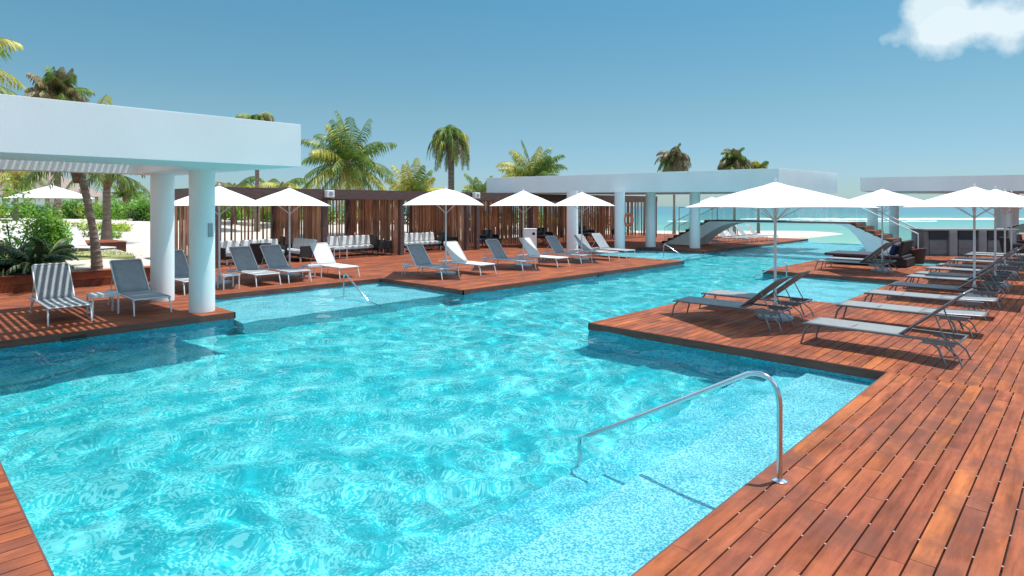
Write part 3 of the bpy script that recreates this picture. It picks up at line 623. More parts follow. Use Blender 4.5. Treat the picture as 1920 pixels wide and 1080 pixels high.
x, y = place(1335, 36.5); umbrella('u', x, y, 40, 'white umbrella seen behind the left stairs of the footbridge')
x, y = place(1292, 45); umbrella('u', x, y, 40, 'small distant white umbrella on the beach left of the last pergola column', float(land(np.array(x), np.array(y)))-0.03)
# ------------------------------------------------------------------ small furniture
def table(x, y, rz, w, d, h, label, m1='metal_w', m2='metal_w', z=0, slats=True, name='side_table'):
    t = empty(name, (x, y, z), rz, label, 'table')
    m = MB()
    if slats:
        k = int(d/0.075)
        for i in range(k): m.box(-w/2, -d/2+i*d/k, h-0.02, w/2, -d/2+(i+0.72)*d/k, h)
    else: m.box(-w/2, -d/2, h-0.03, w/2, d/2, h)
    m.build('top', M[m2], t); m = MB()
    for s in (-1, 1): m.box(-w/2, s*(d/2-0.01)-0.012, h-0.05, w/2, s*(d/2-0.01)+0.012, h-0.021); m.box(s*(w/2-0.01)-0.012, -d/2, h-0.055, s*(w/2-0.01)+0.012, d/2, h-0.0215)
    m.build('apron', M[m1], t)
    for sx in (-1, 1):
        for sy in (-1, 1):
            m = MB(); m.box(sx*(w/2-0.02)-0.014, sy*(d/2-0.02)-0.014, 0, sx*(w/2-0.02)+0.014, sy*(d/2-0.02)+0.014, h-0.03); m.build('leg', M[m1], t)
table(3.02, 13.95, 0, 0.46, 0.46, 0.40, 'small slatted grey side table between two loungers under the near pergola')
table(6.15, 15.9, 0, 0.42, 0.42, 0.38, 'small side table beside the front white column, in front of an umbrella base')
table(8.75, 16.5, 0, 0.42, 0.42, 0.38, 'small side table left of the white lounger on the left deck')
def sofa(x, y, rz, L, label, frame='wicker', cush='cushion', arms=(1, 1)):
    t = empty('outdoor_sofa', (x, y, 0), rz, label, 'sofa'); D = 0.82
    m = MB(); m.box(-L/2, -D/2, 0.20, L/2, D/2, 0.29); m.build('seat_frame', M[frame], t, bevel=0.01)
    m = MB(); m.box(-L/2, D/2-0.07, 0.292, L/2, D/2, 0.70); m.build('backrest', M[frame], t, bevel=0.01)
    for i, s in enumerate((-1, 1)):
        if arms[i]: m = MB(); m.box(s*(L/2+0.03)-0.03, -D/2, 0.18, s*(L/2+0.03)+0.03, D/2, 0.60); m.build('arm', M[frame], t, bevel=0.01)
    n = max(2, round(L/0.72)); w = L/n
    for i in range(n):
        c = -L/2 + w*(i+0.5)
        m = MB(); m.box(c-w/2+0.008, -D/2+0.01, 0.292, c+w/2-0.008, D/2-0.09, 0.43); m.build('seat_cushion', M[cush], t, bevel=0.035)
        m = MB(); m.obox((c, D/2-0.20, 0.62), (w-0.05, 0.15, 0.42), Matrix.Rotation(R(-14), 3, 'X')); m.build('back_cushion', M[cush], t, bevel=0.05)
    for sx in (-1, 1):
        for sy in (-1, 1): m = MB(); m.box(sx*(L/2-0.05)-0.025, sy*(D/2-0.05)-0.025, 0, sx*(L/2-0.05)+0.025, sy*(D/2-0.05)+0.025, 0.2); m.build('leg', M['metal_w'], t)
sofa(9.6, 22.6, 0, 2.2, 'long pale sofa in the first cabana bay behind the shade-grey loungers')
sofa(11.25, 22.2, R(-90), 1.7, 'pale cushioned sofa set crosswise at the right of the first cabana bay')
sofa(13.75, 22.75, 0, 2.3, 'pale sofa in the second cabana bay, directly behind the white lounger')
sofa(17.5, 22.9, 0, 2.2, 'pale sofa in the third cabana bay left of the domed umbrella pole')
table(9.5, 21.75, 0, 1.0, 0.6, 0.34, 'low white coffee table in the first cabana bay', z=0, slats=False, name='coffee_table')
table(12.6, 21.75, 0, 0.6, 0.6, 0.45, 'white square table at the left of the second cabana bay', slats=False, name='coffee_table')
AC = []
def armchair(x, y, rz, label, frame='wicker', cush='navy'):
    if AC:
        o = dup(AC[0], (x, y, 0), rz, label, 'dark wicker armchairs'); return o
    t = empty('armchair', (x, y, 0), rz, label, 'armchair', 'dark wicker armchairs'); AC.append(t)
    m = MB(); m.box(-0.32, -0.32, 0.26, 0.32, 0.32, 0.36); m.build('seat', M[frame], t, bevel=0.02)
    m = MB(); m.obox((0, 0.33, 0.60), (0.66, 0.07, 0.52), Matrix.Rotation(R(-10), 3, 'X')); m.build('backrest', M[frame], t, bevel=0.02)
    for s in (-1, 1): m = MB(); m.box(s*0.335-0.03, -0.32, 0.26, s*0.335+0.03, 0.30, 0.62); m.build('arm', M[frame], t, bevel=0.02)
    m = MB(); m.box(-0.29, -0.31, 0.362, 0.29, 0.26, 0.45); m.build('cushion', M[cush], t, bevel=0.03)
    for sx in (-1, 1):
        for sy in (-1, 1): m = MB(); m.tube([(sx*0.28, sy*0.28, 0.27), (sx*0.31, sy*0.31, 0)], 0.02, 6); m.build('leg', M[frame], t)
for x, y, rz, lab in ((11.0, 23.9, -100, 'dark armchair beside the crosswise sofa in the first cabana bay'), (15.0, 22.2, 80, 'dark armchair at the right end of the second cabana bay'), (18.9, 22.4, 90, 'dark armchair at the right end of the third cabana bay'),
    (20.8, 22.4, 10, 'dark armchair just right of the gap between the cabanas'), (22.0, 22.7, -15, 'dark armchair behind the left of the two touching umbrellas'), (24.6, 22.4, 20, 'dark armchair behind the first middle-pergola column'),
    (26.2, 22.6, -10, 'dark armchair seen between the first two middle-pergola columns'), (28.6, 22.4, 15, 'dark armchair near the life ring column'), (30.2, 22.6, 0, 'dark armchair just right of the life ring'),
    (33.0, 22.3, 30, 'dark armchair by the third middle-pergola column'), (38.6, 19.8, 200, 'dark chair by the far glass railing'), (9.0, 20.4, 150, 'dark armchair behind the shade-grey lounger of the left deck')):
    armchair(x, y, R(rz), lab)
for x, y, lab in ((21.4, 22.0, 'dark low table before the left end of the farther cabana'), (25.4, 22.0, 'dark low table behind the first middle-pergola column'), (29.4, 22.1, 'dark low table behind the life ring')):
    table(x, y, 0, 0.7, 0.7, 0.45, lab, 'wicker', 'wicker', slats=False, name='low_table')
def bin_(x, y):
    t = empty('litter_bin', (x, y, 0), R(-45), 'white square litter bin with a dark round opening, left of the first middle-pergola column', 'bin')
    m = MB(); m.box(-0.31, -0.28, 0.03, 0.31, 0.28, 0.92); m.build('body', M['white'], t, bevel=0.02); m = MB(); m.box(-0.33, -0.30, 0.922, 0.33, 0.30, 0.97); m.build('lid', M['white'], t, bevel=0.01)
    m = MB(); m.lathe([(0.075, -0.006), (0.075, 0.006)], 20); o = m.build('opening', M['black'], t); o.rotation_euler = (R(90), 0, 0); o.location = (0.16, -0.285, 0.72)
bin_(*place(994, 30.4))
def daybed():
    t = empty('daybed', (24.75, 5.75, 0), R(0), 'black wicker daybed with dark cushions on the farther deck island by the bridge steps', 'daybed')
    m = MB(); m.box(-0.75, -1.15, 0.03, 0.75, 1.15, 0.30); m.build('base', M['wicker'], t, bevel=0.02)
    m = MB(); m.box(-0.82, -1.05, 0.302, 0.74, 1.42, 0.40); m.build('mattress', mat('charcoal_cushion', (0.05, 0.045, 0.06), 0.85, var=0.15), t, bevel=0.03)
    m = MB(); m.obox((0.0, -0.98, 0.66), (1.5, 0.10, 0.50), Matrix.Rotation(R(12), 3, 'X')); m.build('backrest', M['wicker'], t, bevel=0.03)
    for i, x in enumerate((-0.42, 0.30)):
        m = MB(); m.obox((x, -0.72, 0.60), (0.5, 0.16, 0.40), Matrix.Rotation(R(20), 3, 'X')); m.build('pillow', M['navy'] if i == 0 else M['wicker'], t, bevel=0.06)
daybed()
def tub():
    x, y = place(1716, 21.8); t = empty('tub_chair', (x, y, 0), R(150), 'round brown wicker tub chair at the foot of the bridge steps', 'chair'); t.scale = (0.85, 0.85, 0.85)
    m = MB(); m.lathe([(0.30, 0.04), (0.34, 0.16), (0.33, 0.30), (0.27, 0.32)], 22); m.build('seat', M['brownwicker'], t, smooth=True)
    m = MB(); V = []; n = 16
    for i in range(n+1):
        a = R(-20+220*i/n); h = 0.40+0.30*math.sin(math.pi*i/n)**0.6
        for rr, z in ((0.345, 0.26), (0.40, h), (0.37, h+0.02), (0.31, 0.26)): V.append((rr*math.cos(a), rr*math.sin(a), z))
    m.add(V, [(i*4+j, i*4+(j+1) % 4, (i+1)*4+(j+1) % 4, (i+1)*4+j) for i in range(n) for j in range(4)]); m.build('backrest', M['brownwicker'], t, smooth=True)
tub()
# ------------------------------------------------------------------ pool bar
def bar():
    A = Vector((*place(1733, 25.6), 0)); B = Vector((*place(1906, 25.4), 0)); d = (B-A).normalized(); ang = math.atan2(d.y, d.x); L = (B-A).length
    t = empty('pool_bar', tuple(A), ang, 'grey panelled pool bar counter under the farthest white pergola', 'bar')
    m = MB(); m.box(0, 0, 0, L, 0.9, 1.06); m.build('counter', M['conc'], t)
    m = MB(); m.box(-0.05, -0.10, 1.061, L+0.05, 0.95, 1.13); m.build('top', M['concl'], t, bevel=0.01)
    k = L/3.15
    for i in range(3):
        x = 0.18+i*k
        m = MB(); m.box(x, -0.055, 0.70, x+k*0.62, -0.003, 1.055); m.build('upper_panel', M['darkpanel'], t, bevel=0.006)
        m = MB(); m.box(x+0.02, -0.035, 0.06, x+k*0.60, -0.003, 0.66); m.box(x+0.02, -0.05, 0.33, x+k*0.60, -0.036, 0.36); m.build('lower_panel', M['conc'], t, bevel=0.006)
        m = MB(); m.box(x+k*0.66, -0.12, 0.0, x+k*0.92, -0.003, 1.058); m.build('pier', M['concl'], t, bevel=0.01)
bar()
for i, (px, Y, rz, lab) in enumerate(((1903, 24.0, 30, 'dark armchair at the right frame edge beside the bar'), (1926, 26.0, -20, 'dark armchair cut by the right frame edge, farther than its neighbour'))):
    x, y = place(px, Y); armchair(x, y, R(rz), lab)
def dark_umbrella():
    x, y = place(1925, 27); t = empty('dark_umbrella', (x, y, 0), R(20), 'dark low umbrella at the right frame edge beyond the bar', 'umbrella')
    m = MB(); m.add([(-0.9, -0.9, 0.95), (0.9, -0.9, 0.95), (0.9, 0.9, 0.95), (-0.9, 0.9, 0.95), (0, 0, 1.35)], [(0, 1, 4), (1, 2, 4), (2, 3, 4), (3, 0, 4)]); o = m.build('canopy', mat('dark_canvas', (0.015, 0.03, 0.025), 0.9), t); q = o.modifiers.new('solid', 'SOLIDIFY'); q.thickness = 0.01
    m = MB(); m.tube([(0, 0, 0), (0, 0, 1.36)], 0.025, 8); m.build('pole', M['metal_g'], t); m = MB(); m.lathe([(0.28, 0), (0.28, 0.05)], 16); m.build('base', M['disc'], t)
dark_umbrella()
# ------------------------------------------------------------------ footbridge
def bridge():
    t = empty('footbridge', (30.8, 5.2, 0), R(90), 'white arched footbridge with timber steps and glass sides crossing the far end of the pool', 'footbridge')
    # local x runs from the right landing (0) to the left landing (12.1); local y across, 1.6 wide
    L = 12.1; H = 1.36; n = 8; run = 0.355; rise = H/n; w0, w1 = -0.8, 0.8
    def side(y0, y1):
        m = MB(); top = []; bot = []
        xs_ = [i*run for i in range(n+1)]
        pts = [(x, (i*rise)) for i, x in enumerate(xs_)]
        up = [(0.0, 0.0)] + [(x, z-0.02) for x, z in pts[1:]] + [(L-x, z-0.02) for x, z in reversed(pts[1:])] + [(L, 0.0)]
        lo = [(2.0, 0.0), (2.25, 0.45), (2.5, 0.80), (2.8, 1.10), (3.1, 1.24), (3.5, 1.275), (L/2, 1.27), (L-4.2, 1.26), (L-3.5, 1.12), (L-2.9, 0.8), (L-2.5, 0.55), (L-2.15, 0.28), (L-1.9, 0.0)]
        X = sorted(set([round(p[0], 4) for p in up] + [round(p[0], 4) for p in lo]))
        f = lambda P, x: np.interp(x, [p[0] for p in P], [p[1] for p in P])
        V = []
        for x in X:
            a = float(f(up, x)); b = 0.0 if (x < 2.0 or x > L-1.9) else float(f(lo, x)); b = min(b, a-0.001)
            V += [(x, y0, b), (x, y1, b), (x, y1, a), (x, y0, a)]
        F = []
        for i in range(len(X)-1):
            for j in range(4): F.append((i*4+j, i*4+(j+1) % 4, (i+1)*4+(j+1) % 4, (i+1)*4+j))
        m.add(V, F); m.build('stringer', M['white'], t)
    side(w0, w1)
    for sgn in (0, 1):
        for i in range(n):
            x = i*run; z = (i+1)*rise; xa = x if not sgn else L-x-run; m = MB()
            m.box(xa-0.0, w0-0.02, z-0.055, xa+run+0.0, w1+0.02, z); xr = x if not sgn else L-x
            m.box(xr-0.02, w0-0.015, z-rise+0.0, xr+0.02, w1+0.015, z-0.056); m.build('step', M['deck'] if not sgn else M['deck_dark'], t)
    m = MB(); x = n*run
    m.box(n*run+0.003, w0-0.022, H-0.055, L-n*run-0.003, w1+0.022, H+0.001); m.build('walkway', M['beam'], t)
    for y in (w0+0.03, w1-0.03):
        k = 5; a = n*run; step = (L-2*a)/k
        for i in range(k): m = MB(); m.box(a+i*step+0.03, y-0.006, H+0.03, a+(i+1)*step-0.03, y+0.006, H+0.95); m.build('glass_panel', M['glass'], t)
        for s in (0, 1):
            xa, xb = (0.25, a-0.03); P = [(xa, 0.16), (xb, H-0.02), (xb, H+0.90), (xa, 1.03)]
            if s: P = [(L-p, q) for p, q in P]
            m = MB(); m.add([(p, y-0.006, q) for p, q in P] + [(p, y+0.006, q) for p, q in P], [(0, 1, 2, 3), (7, 6, 5, 4), (0, 4, 5, 1), (1, 5, 6, 2), (2, 6, 7, 3), (3, 7, 4, 0)]); m.build('glass_panel', M['glass'], t)
            p0 = (xa-0.1 if not s else L-xa+0.1, y, 0.93); p1 = (xb if not s else L-xb, y, H+0.93); m = MB(); m.tube([p0, p1], 0.014 if s else 0.028, 8); m.build('handrail', M['metal_w'], t)
            m = MB(); m.tube([p0, (p0[0], y, 0.0)], 0.012 if s else 0.022, 8); m.build('post', M['metal_w'], t)
        m = MB(); m.tube([(a, y, H+0.93), (L-a, y, H+0.93)], 0.014, 8); m.build('handrail', M['metal_w'], t)
bridge()
def glass_fence():
    t = empty('glass_railing', (38.9, 16.9, 0), R(90), 'glass railing with dark posts at the seaward end of the left deck', 'railing')
    n = 3; L = 4.2
    for i in range(n+1): m = MB(); m.box(i*L/n-0.02, -0.02, 0, i*L/n+0.02, 0.02, 2.0 if i > 0 else 1.05); m.build('post', M['metal_g'], t)
    for i in range(n): m = MB(); m.box(i*L/n+0.05, -0.006, 0.08, (i+1)*L/n-0.05, 0.006, 1.0); m.build('glass_panel', M['glass'], t)
    m = MB(); m.box(L/n, -0.02, 1.96, L, 0.02, 2.0); m.build('top_rail', M['metal_g'], t)
glass_fence()
# ------------------------------------------------------------------ pool handrails and skimmers
def hrail(pts, label, rad=0.021, flange=None):
    t = empty('pool_handrail', pts[0], 0, label, 'handrail', 'steel handrails into the pool'); o = Vector(pts[0]); m = MB(); m.tube([Vector(p)-o for p in pts], rad, 12); receiver(m.build('rail', M['steel'], t, smooth=True))
    m = MB(); m.lathe([(0.055, 0.0), (0.055, 0.008), (0.03, 0.02), (0.024, 0.02)], 20); receiver(m.build('flange', M['steel'], t, smooth=True))
x = 4.76
hrail([(x, 1.74, 0.0), (x, 1.74, 0.55)] + [tuple(p) for p in bow((x, 1.74, 0.58), (x, 1.75, 0.84), (x, 1.98, 0.775), 8)] + [tuple(p) for p in bow((x-0.01, 3.48, -0.09), (x-0.02, 3.62, -0.15), (x-0.02, 3.63, -0.27), 5)] + [(x-0.02, 3.64, -0.90)], 'large steel handrail leading from the near right deck into the water')
def hrail2(x, y, dy, label):
    z0 = -0.36
    hrail([(x, y, z0), (x, y, 0.33)] + [tuple(p) for p in bow((x, y, 0.34), (x, y+dy*0.02, 0.45), (x, y+dy*0.14, 0.40), 5)] + [(x, y+dy*1.55, -0.40), (x, y+dy*1.6, -0.62)], label, 0.019)
hrail2(7.95, 13.4, -1, 'steel handrail in the left shallow ledge before the white lounger')
hrail2(18.6, 6.6, 1, 'steel handrail in the ledge behind the umbrella of the small deck island')
hrail2(23.7, 13.6, -1, 'distant steel handrail before the left bridge steps')
def skim(x, y, lab):
    t = empty('pool_skimmer', (x, y-0.03, -0.2), 0, lab, 'skimmer', 'dark skimmer mouths in the pool wall'); m = MB(); m.box(-0.17, -0.012, 0.03, 0.17, 0.005, 0.13); m.build('mouth', M['black'], t); m = MB(); m.box(-0.155, -0.016, 0.075, 0.155, -0.0125, 0.082); m.build('flap', M['conc'], t)
skim(2.25, 12.3, 'dark skimmer mouth below the deck by the striped lounger'); skim(15.9, 11.38, 'dark skimmer mouth below the edge of the pointed deck')
# ------------------------------------------------------------------ palms and plants
def frond(m, base, az, el, L, droop, rnd, leaf=0.5, wind=Vector((0, 0, 0)), nl=30, ws=1.0):
    p = Vector(base); d = Vector((math.cos(az)*math.cos(el), math.sin(az)*math.cos(el), math.sin(el))); n = 14; pts = [p.copy()]; ds = [d.copy()]
    for i in range(n):
        d = (d + Vector((0, 0, -1))*droop*(0.4+1.3*i/n)/n + wind*(0.3+i/n)/n).normalized(); p = p + d*(L/n); pts.append(p.copy()); ds.append(d.copy())
    m.m = 1; m.tube(pts, [0.028*(1-0.9*i/n)+0.003 for i in range(n+1)], 4, False); m.m = 0
    for k in range(nl):
        f = 0.12 + 0.88*(k+0.5)/nl; q = f*n; i = min(int(q), n-1); c = pts[i].lerp(pts[i+1], q-i); dd = ds[i]
        side = dd.cross(Vector((0, 0, 1)));
        if side.length < 0.05: side = Vector((1, 0, 0))
        side.normalize(); ll = leaf*(0.35+0.9*math.sin(math.pi*min(0.97, 0.12+0.85*f)))*rnd.uniform(0.8, 1.15)
        for s in (-1, 1):
            v = (side*s*0.75 + dd*0.55 + Vector((0, 0, -0.35-0.5*f)) + Vector((rnd.uniform(-.15, .15), rnd.uniform(-.15, .15), rnd.uniform(-.2, .1)))).normalized()
            mid = c + v*ll*0.5; tip = mid + (v + Vector((0, 0, -0.75)) + wind*0.4).normalized()*ll*0.5; w = dd*0.022*ws
            m.add([c-w*0.6, c+w*0.6, mid+w, mid-w, tip], [(0, 1, 2, 3), (3, 2, 4)])
def palm(px, Y, zb, zc, L, nf, label, kinds=('palm',), lean=(0, 0), droop=1.3, el=(-25, 80), wind=(0, 0, 0), seed=1, leaf=0.55, tr=0.13, group='coconut palms behind the cabanas', name='palm_tree', ws=1.0, off=(0,0)):
    rnd = random.Random(seed); x, y = place(px, Y); t = empty(name, (x, y, zb), 0, label, 'palm tree', group)
    H = zc-zb; pts = [(lean[0]*(i/8)**1.6, lean[1]*(i/8)**1.6, H*i/8) for i in range(9)]; m = MB()
    m.tube([(pts[0][0], pts[0][1], -0.3)] + pts, [tr*1.7] + [tr*(1.35-0.5*min(1, i/3)) for i in range(9)], 12)
    k = int(H/0.12)
    for i in range(k):
        f = i/k*8; j = min(int(f), 7); c = Vector(pts[j]).lerp(Vector(pts[j+1]), f-j); r = tr*(1.35-0.5*min(1, f/3)) + 0.008
        m.lathe([(r, -0.018), (r+0.006, 0.0), (r, 0.015)], 10, tuple(c))
    m.build('trunk', M['trunk'], t, smooth=True)
    top = Vector(pts[-1]); b = MB(); b.lathe([(tr*0.9, -0.55), (tr*1.8, -0.1), (tr*1.3, 0.25), (0.03, 0.5)], 12, tuple(top)); b.build('boot', M['boot'], t, smooth=True)
    mats = {}
    for i in range(nf):
        kd = kinds[int(rnd.random()*len(kinds))]; e = el[0] + (el[1]-el[0])*((i+0.5)/nf); 
        if e < 5 and 'palm_y' in kinds and rnd.random() < 0.6: kd = 'palm_y'
        mm = mats.setdefault(kd, MB()); frond(mm, top + Vector((0, 0, 0.1)), i*2.399+rnd.uniform(-.3, .3), R(e+rnd.uniform(-8, 8)), L*rnd.uniform(0.8, 1.1), droop*rnd.uniform(0.75, 1.25), rnd, leaf, Vector(wind), 34, ws)
    crown = None
    for kd, mm in mats.items():
        o = mm.build('crown' if crown is None else 'dry_fronds', [M[kd], M['palm_s']], t)
        crown = crown or o
    return t
RW = (-rt*0.5); RW = (RW.x, RW.y, 0.0)       # breeze from the right
palm(652, 33, 0.3, 4.2, 2.9, 40, 'biggest bushy coconut palm, rising above the nearer cabana', ('palm', 'palm', 'palm', 'palm_y'), wind=(RW[0]*0.7, RW[1]*0.7, 0), seed=3, leaf=0.78, el=(-45, 86), droop=1.3, ws=1.3)
palm(775, 36, 0.4, 2.7, 2.1, 18, 'low young palm just right of the biggest palm', ('palm', 'palm_y'), seed=5, el=(5, 80), droop=0.8, ws=1.3)
palm(846, 34, 0.2, 5.5, 2.2, 44, 'tall palm with a narrow drooping crown of shaggy fronds', ('palm', 'palm', 'palm_b', 'palm_y'), seed=7, el=(30, 84), droop=6.5, leaf=0.42, tr=0.20, wind=(RW[0]*0.3, RW[1]*0.3, 0), ws=1.2)
palm(1000, 42, 0.3, 3.7, 2.9, 24, 'green palm rising above the left part of the middle pergola', ('palm', 'palm', 'palm_y'), seed=9, el=(20, 82), droop=1.5, wind=(-RW[0]*0.1, -RW[1]*0.1, 0), ws=1.5, leaf=0.7)
palm(900, 44, 0.3, 2.9, 1.8, 12, 'low palm top peeping over the gap between the cabanas', ('palm', 'palm_y'), seed=10, el=(5, 80), droop=1.2, ws=1.4)
palm(1264, 62, -0.6, 6.6, 2.4, 34, 'brownish wind-ragged palm above the middle pergola, third column', ('palm_b', 'palm_b', 'palm'), seed=12, el=(-10, 84), droop=3.5, leaf=0.7, wind=(RW[0]*0.8, RW[1]*0.8, 0), ws=2.2)
palm(1377, 62, -0.6, 6.1, 2.3, 34, 'taller of two brown ragged palms above the right part of the middle pergola', ('palm_b', 'palm_b', 'palm'), seed=14, el=(15, 88), droop=2.6, leaf=0.7, wind=(RW[0]*1.0, RW[1]*1.0, 0), ws=2.2)
palm(1422, 66, -0.6, 5.7, 1.7, 26, 'shorter of two brown ragged palms above the right part of the middle pergola', ('palm_b', 'palm', 'palm_y'), seed=15, el=(-10, 80), droop=3.0, leaf=0.7, wind=(RW[0]*0.5, RW[1]*0.5, 0), ws=2.2)
palm(182, 16.2, 0.38, 3.25, 2.2, 22, 'nearest garden palm, trunk standing behind the timber step', ('palm', 'palm_b', 'palm_y'), seed=21, el=(0, 80), droop=1.5, leaf=0.45, tr=0.105, lean=(-0.40, 0.18), wind=(RW[0]*1.5, RW[1]*1.5, 0), group='garden palms on the left')
palm(200, 25.6, 0.6, 3.4, 2.0, 18, 'paler garden palm just behind and right of the nearest one', ('palm_b', 'palm'), seed=22, el=(0, 80), droop=1.6, leaf=0.45, tr=0.17, group='garden palms on the left')
palm(-125, 12.5, 0.0, 4.55, 2.3, 26, 'tall palm mostly outside the left frame edge, frond tips over the pergola', ('palm', 'palm_y'), seed=23, el=(-25, 80), droop=1.5, leaf=0.5, group='garden palms on the left')
palm(30, 34, 0.8, 3.7, 2.0, 18, 'palm at far left with yellow fronds hanging before the thatched roof', ('palm_y', 'palm'), seed=24, el=(-40, 60), droop=2.0, leaf=0.5, group='garden palms on the left')
palm(108, 24, 0.5, 6.35, 1.25, 26, 'brown-tipped palm crown showing above the near pergola roof', ('palm_b', 'palm_b', 'palm'), seed=25, el=(0, 85), droop=1.2, leaf=0.45, group='garden palms on the left')
palm(482, 34, 0.6, 6.75, 1.3, 22, 'palm whose crown top just clears the right end of the near pergola', ('palm', 'palm_b'), seed=26, el=(-5, 60), droop=2.2, leaf=0.5, ws=1.3)
palm(440, 37, 0.6, 3.0, 2.3, 20, 'yellowish palm seen under the near pergola roof, above the cabana', ('palm_y', 'palm_b', 'palm'), seed=27, el=(-20, 50), droop=2.0, leaf=0.6, ws=1.5)
palm(530, 37, 0.6, 3.1, 2.3, 20, 'yellowish palm beside the biggest palm, right of the near pergola end', ('palm_y', 'palm_y', 'palm'), seed=28, el=(-25, 50), droop=2.0, leaf=0.6, ws=1.5)
palm(236, 44, 1.2, 2.7, 1.5, 14, 'small distant palm on the dune left of the white columns', ('palm',), seed=29, el=(10, 85), droop=1.0, leaf=0.5, group='garden palms on the left', ws=1.6)
def leafball(m, c, r, n, size, rnd, flat=0.8):
    for _ in range(n):
        while True:
            v = Vector((rnd.uniform(-1, 1), rnd.uniform(-1, 1), rnd.uniform(-1, 1)))
            if 0.45 < v.length < 1: break
        p = Vector(c) + Vector((v.x*r[0], v.y*r[1], v.z*r[2])); nrm = (v.normalized()*0.7 + Vector((rnd.uniform(-1, 1), rnd.uniform(-1, 1), rnd.uniform(-.3, 1.2)))).normalized()
        a = nrm.cross(Vector((rnd.uniform(-1, 1), rnd.uniform(-1, 1), rnd.uniform(-1, 1)))).normalized(); b = nrm.cross(a); s = size*rnd.uniform(0.6, 1.4)
        m.add([p-a*s, p-b*s*0.42, p+a*s, p+b*s*0.42], [(0, 1, 2, 3)])
def shrub(x, y, z, rx, ry, h, kind, label, n=1400, size=0.07, seed=0, group=None, name='shrub', cat='shrub'):
    rnd = random.Random(seed*7+1); t = empty(name, (x, y, z), 0, label, cat, group); m = MB(); k = max(4, int(5+rx*1.2))
    for i in range(k):
        cx = rnd.uniform(-0.72, 0.72)*rx; cy = rnd.uniform(-0.6, 0.6)*ry; hh = h*rnd.uniform(0.40, 0.62)*(1-0.35*abs(cx)/rx)
        leafball(m, (cx, cy, hh), (rx*rnd.uniform(0.28, 0.42), ry*rnd.uniform(0.35, 0.5), hh*0.95), n//k, size, rnd)
    m.build('foliage', M[kind], t); m = MB()
    for i in range(5): m.tube([(0.1*i-0.2, 0, -0.1), (rnd.uniform(-.6, .6)*rx, rnd.uniform(-.5, .5)*ry, h*0.55)], 0.02, 5)
    m.build('stem', M['stem'], t)
# sea-grape bank along the dune: each clump its own shrub
GS = 'green shrubs along the dune crest'
def zat(x, y): return float(land(np.array(x), np.array(y)))
cols = ('yellow-green', 'bright green', 'mid green', 'dark green')
kk = ('shrub_y', 'shrub', 'shrub', 'shrub_d')
rs = random.Random(99)
bank = [(-40, 38), (10, 41), (60, 43), (105, 43), (150, 44), (195, 44), (235, 41), (270, 39), (310, 40), (365, 41), (420, 40), (470, 42), (525, 41), (580, 43), (640, 42), (700, 44), (765, 43), (820, 45), (880, 44), (940, 47), (1000, 46), (1060, 50), (1120, 48), (1175, 52)]
for i, (px, Y) in enumerate(bank):
    x, y = place(px, Y); c = rs.choice((0, 1, 1, 2, 3)) if px > 300 else (0, 1, 2, 3, 1, 0, 1, 1)[i % 8]
    where = ('left of the white columns, clump %s' % ('at the frame edge', 'behind the big garden bush', 'behind the lone umbrella', 'just right of the lone umbrella', 'behind the palm trunks', 'right of the palm trunks', 'beside the rear white column', 'touching the rear white column')[i] if i < 8
             else ('seen through the slats of the first cabana bay', 'between the front column and its umbrella', 'above the shade-grey loungers', 'behind the pale sofas', 'left of the second umbrella pole', 'right of the second umbrella pole', 'behind the second cabana bay', 'at the right post of the second bay', 'left of the domed umbrella pole', 'right of the domed umbrella pole', 'at the gap between the cabanas', 'behind the left of the touching umbrellas', 'behind the white bin', 'behind the first pergola column', 'behind the right of the touching umbrellas', 'behind the life ring')[i-8])
    shrub(x, y, zat(x, y)-0.1, 2.1, 1.4, rs.uniform(1.3, 2.0), kk[c], cols[c]+' dune shrub '+where, 1700, 0.10, i, GS, 'dune_shrub')
for i, (px, Y, rx, lab) in enumerate(((150, 30.5, 1.7, 'low yellow-green creeper patch on the sand between the umbrella and palm trunk'), (208, 31.5, 1.3, 'low yellow-green creeper patch on the sand right of the palm trunk'), (160, 27.5, 0.7, 'small round green plant left of the palm trunk base'), (222, 28, 0.35, 'tiny green plant on the sand right of the palm trunks'))):
    x, y = place(px, Y); shrub(x, y, zat(x, y)-0.05, rx, 1.0, 0.55, 'shrub_y' if i < 2 else 'shrub', lab, 900 if i < 2 else 300, 0.06, 50+i, 'creeper patches on the sand', 'ground_creeper', 'plant')
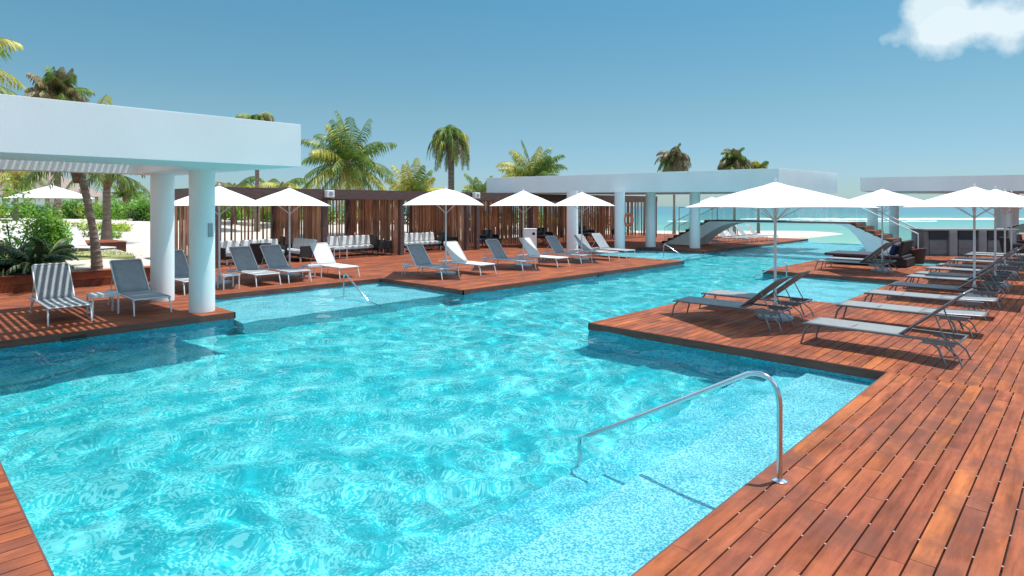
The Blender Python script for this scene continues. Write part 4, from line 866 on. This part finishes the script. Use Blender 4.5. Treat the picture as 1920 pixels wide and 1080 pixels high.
# big garden plants at the left frame edge
x, y = place(30, 16.9); shrub(x, y, 0.3, 1.25, 0.9, 2.35, 'shrub', 'big bright green leafy bush at the left frame edge behind the timber step', 5200, 0.055, 70, None, 'garden_bush', 'bush')
x, y = place(-40, 15.9); shrub(x, y, 0.3, 1.0, 0.7, 1.3, 'shrub_d', 'dark green low bush at the extreme left, below the bright one', 2600, 0.05, 71, None, 'garden_bush', 'bush')
def cycad(px, Y, z, L, n, lab, seed, kind='cycad'):
    rnd = random.Random(seed); x, y = place(px, Y); t = empty('cycad', (x, y, z), 0, lab, 'cycad', 'cycads behind the timber step'); m = MB(); m.lathe([(0.16, -0.1), (0.19, 0.2), (0.12, 0.55), (0.04, 0.62)], 12); m.build('trunk', M['boot'], t, smooth=True); m = MB()
    for i in range(n): frond(m, (0, 0, 0.5), i*2.399, R(rnd.uniform(5, 75)), L*rnd.uniform(0.7, 1.1), 1.5, rnd, 0.17, Vector((0, 0, 0)), 34, 0.8)
    m.build('crown', [M[kind], M['palm_s']], t)
cycad(66, 15.4, 0.0, 1.0, 30, 'larger dark cycad with arching fronds left of the palm trunk', 1)
cycad(8, 15.3, -0.05, 0.9, 22, 'smaller dark cycad at the left frame edge', 2)
cycad(92, 16.6, 0.25, 0.8, 20, 'green cycad rising behind the larger dark one', 3, 'shrub_d')
# thatched roof beyond the dune
def thatch():
    x, y = place(40, 58); t = empty('thatched_pavilion', (x, y, 1.0), HEAD+R(90), 'low thatched roof pavilion beyond the dune at the far left', 'pavilion')
    m = MB(); m.add([(-6, -4, 2.0), (6, -4, 2.0), (6, 4, 2.0), (-6, 4, 2.0), (-2.5, 0, 4.6), (2.5, 0, 4.6)], [(0, 1, 5, 4), (1, 2, 5), (2, 3, 4, 5), (3, 0, 4), (3, 2, 1, 0)]); m.build('roof', M['thatch'], t)
    for sx in (-5, 0, 5):
        for sy in (-3.2, 3.2): m = MB(); m.tube([(sx, sy, -0.5), (sx, sy, 2.05)], 0.14, 8); m.build('post', M['trunk'], t)
thatch()
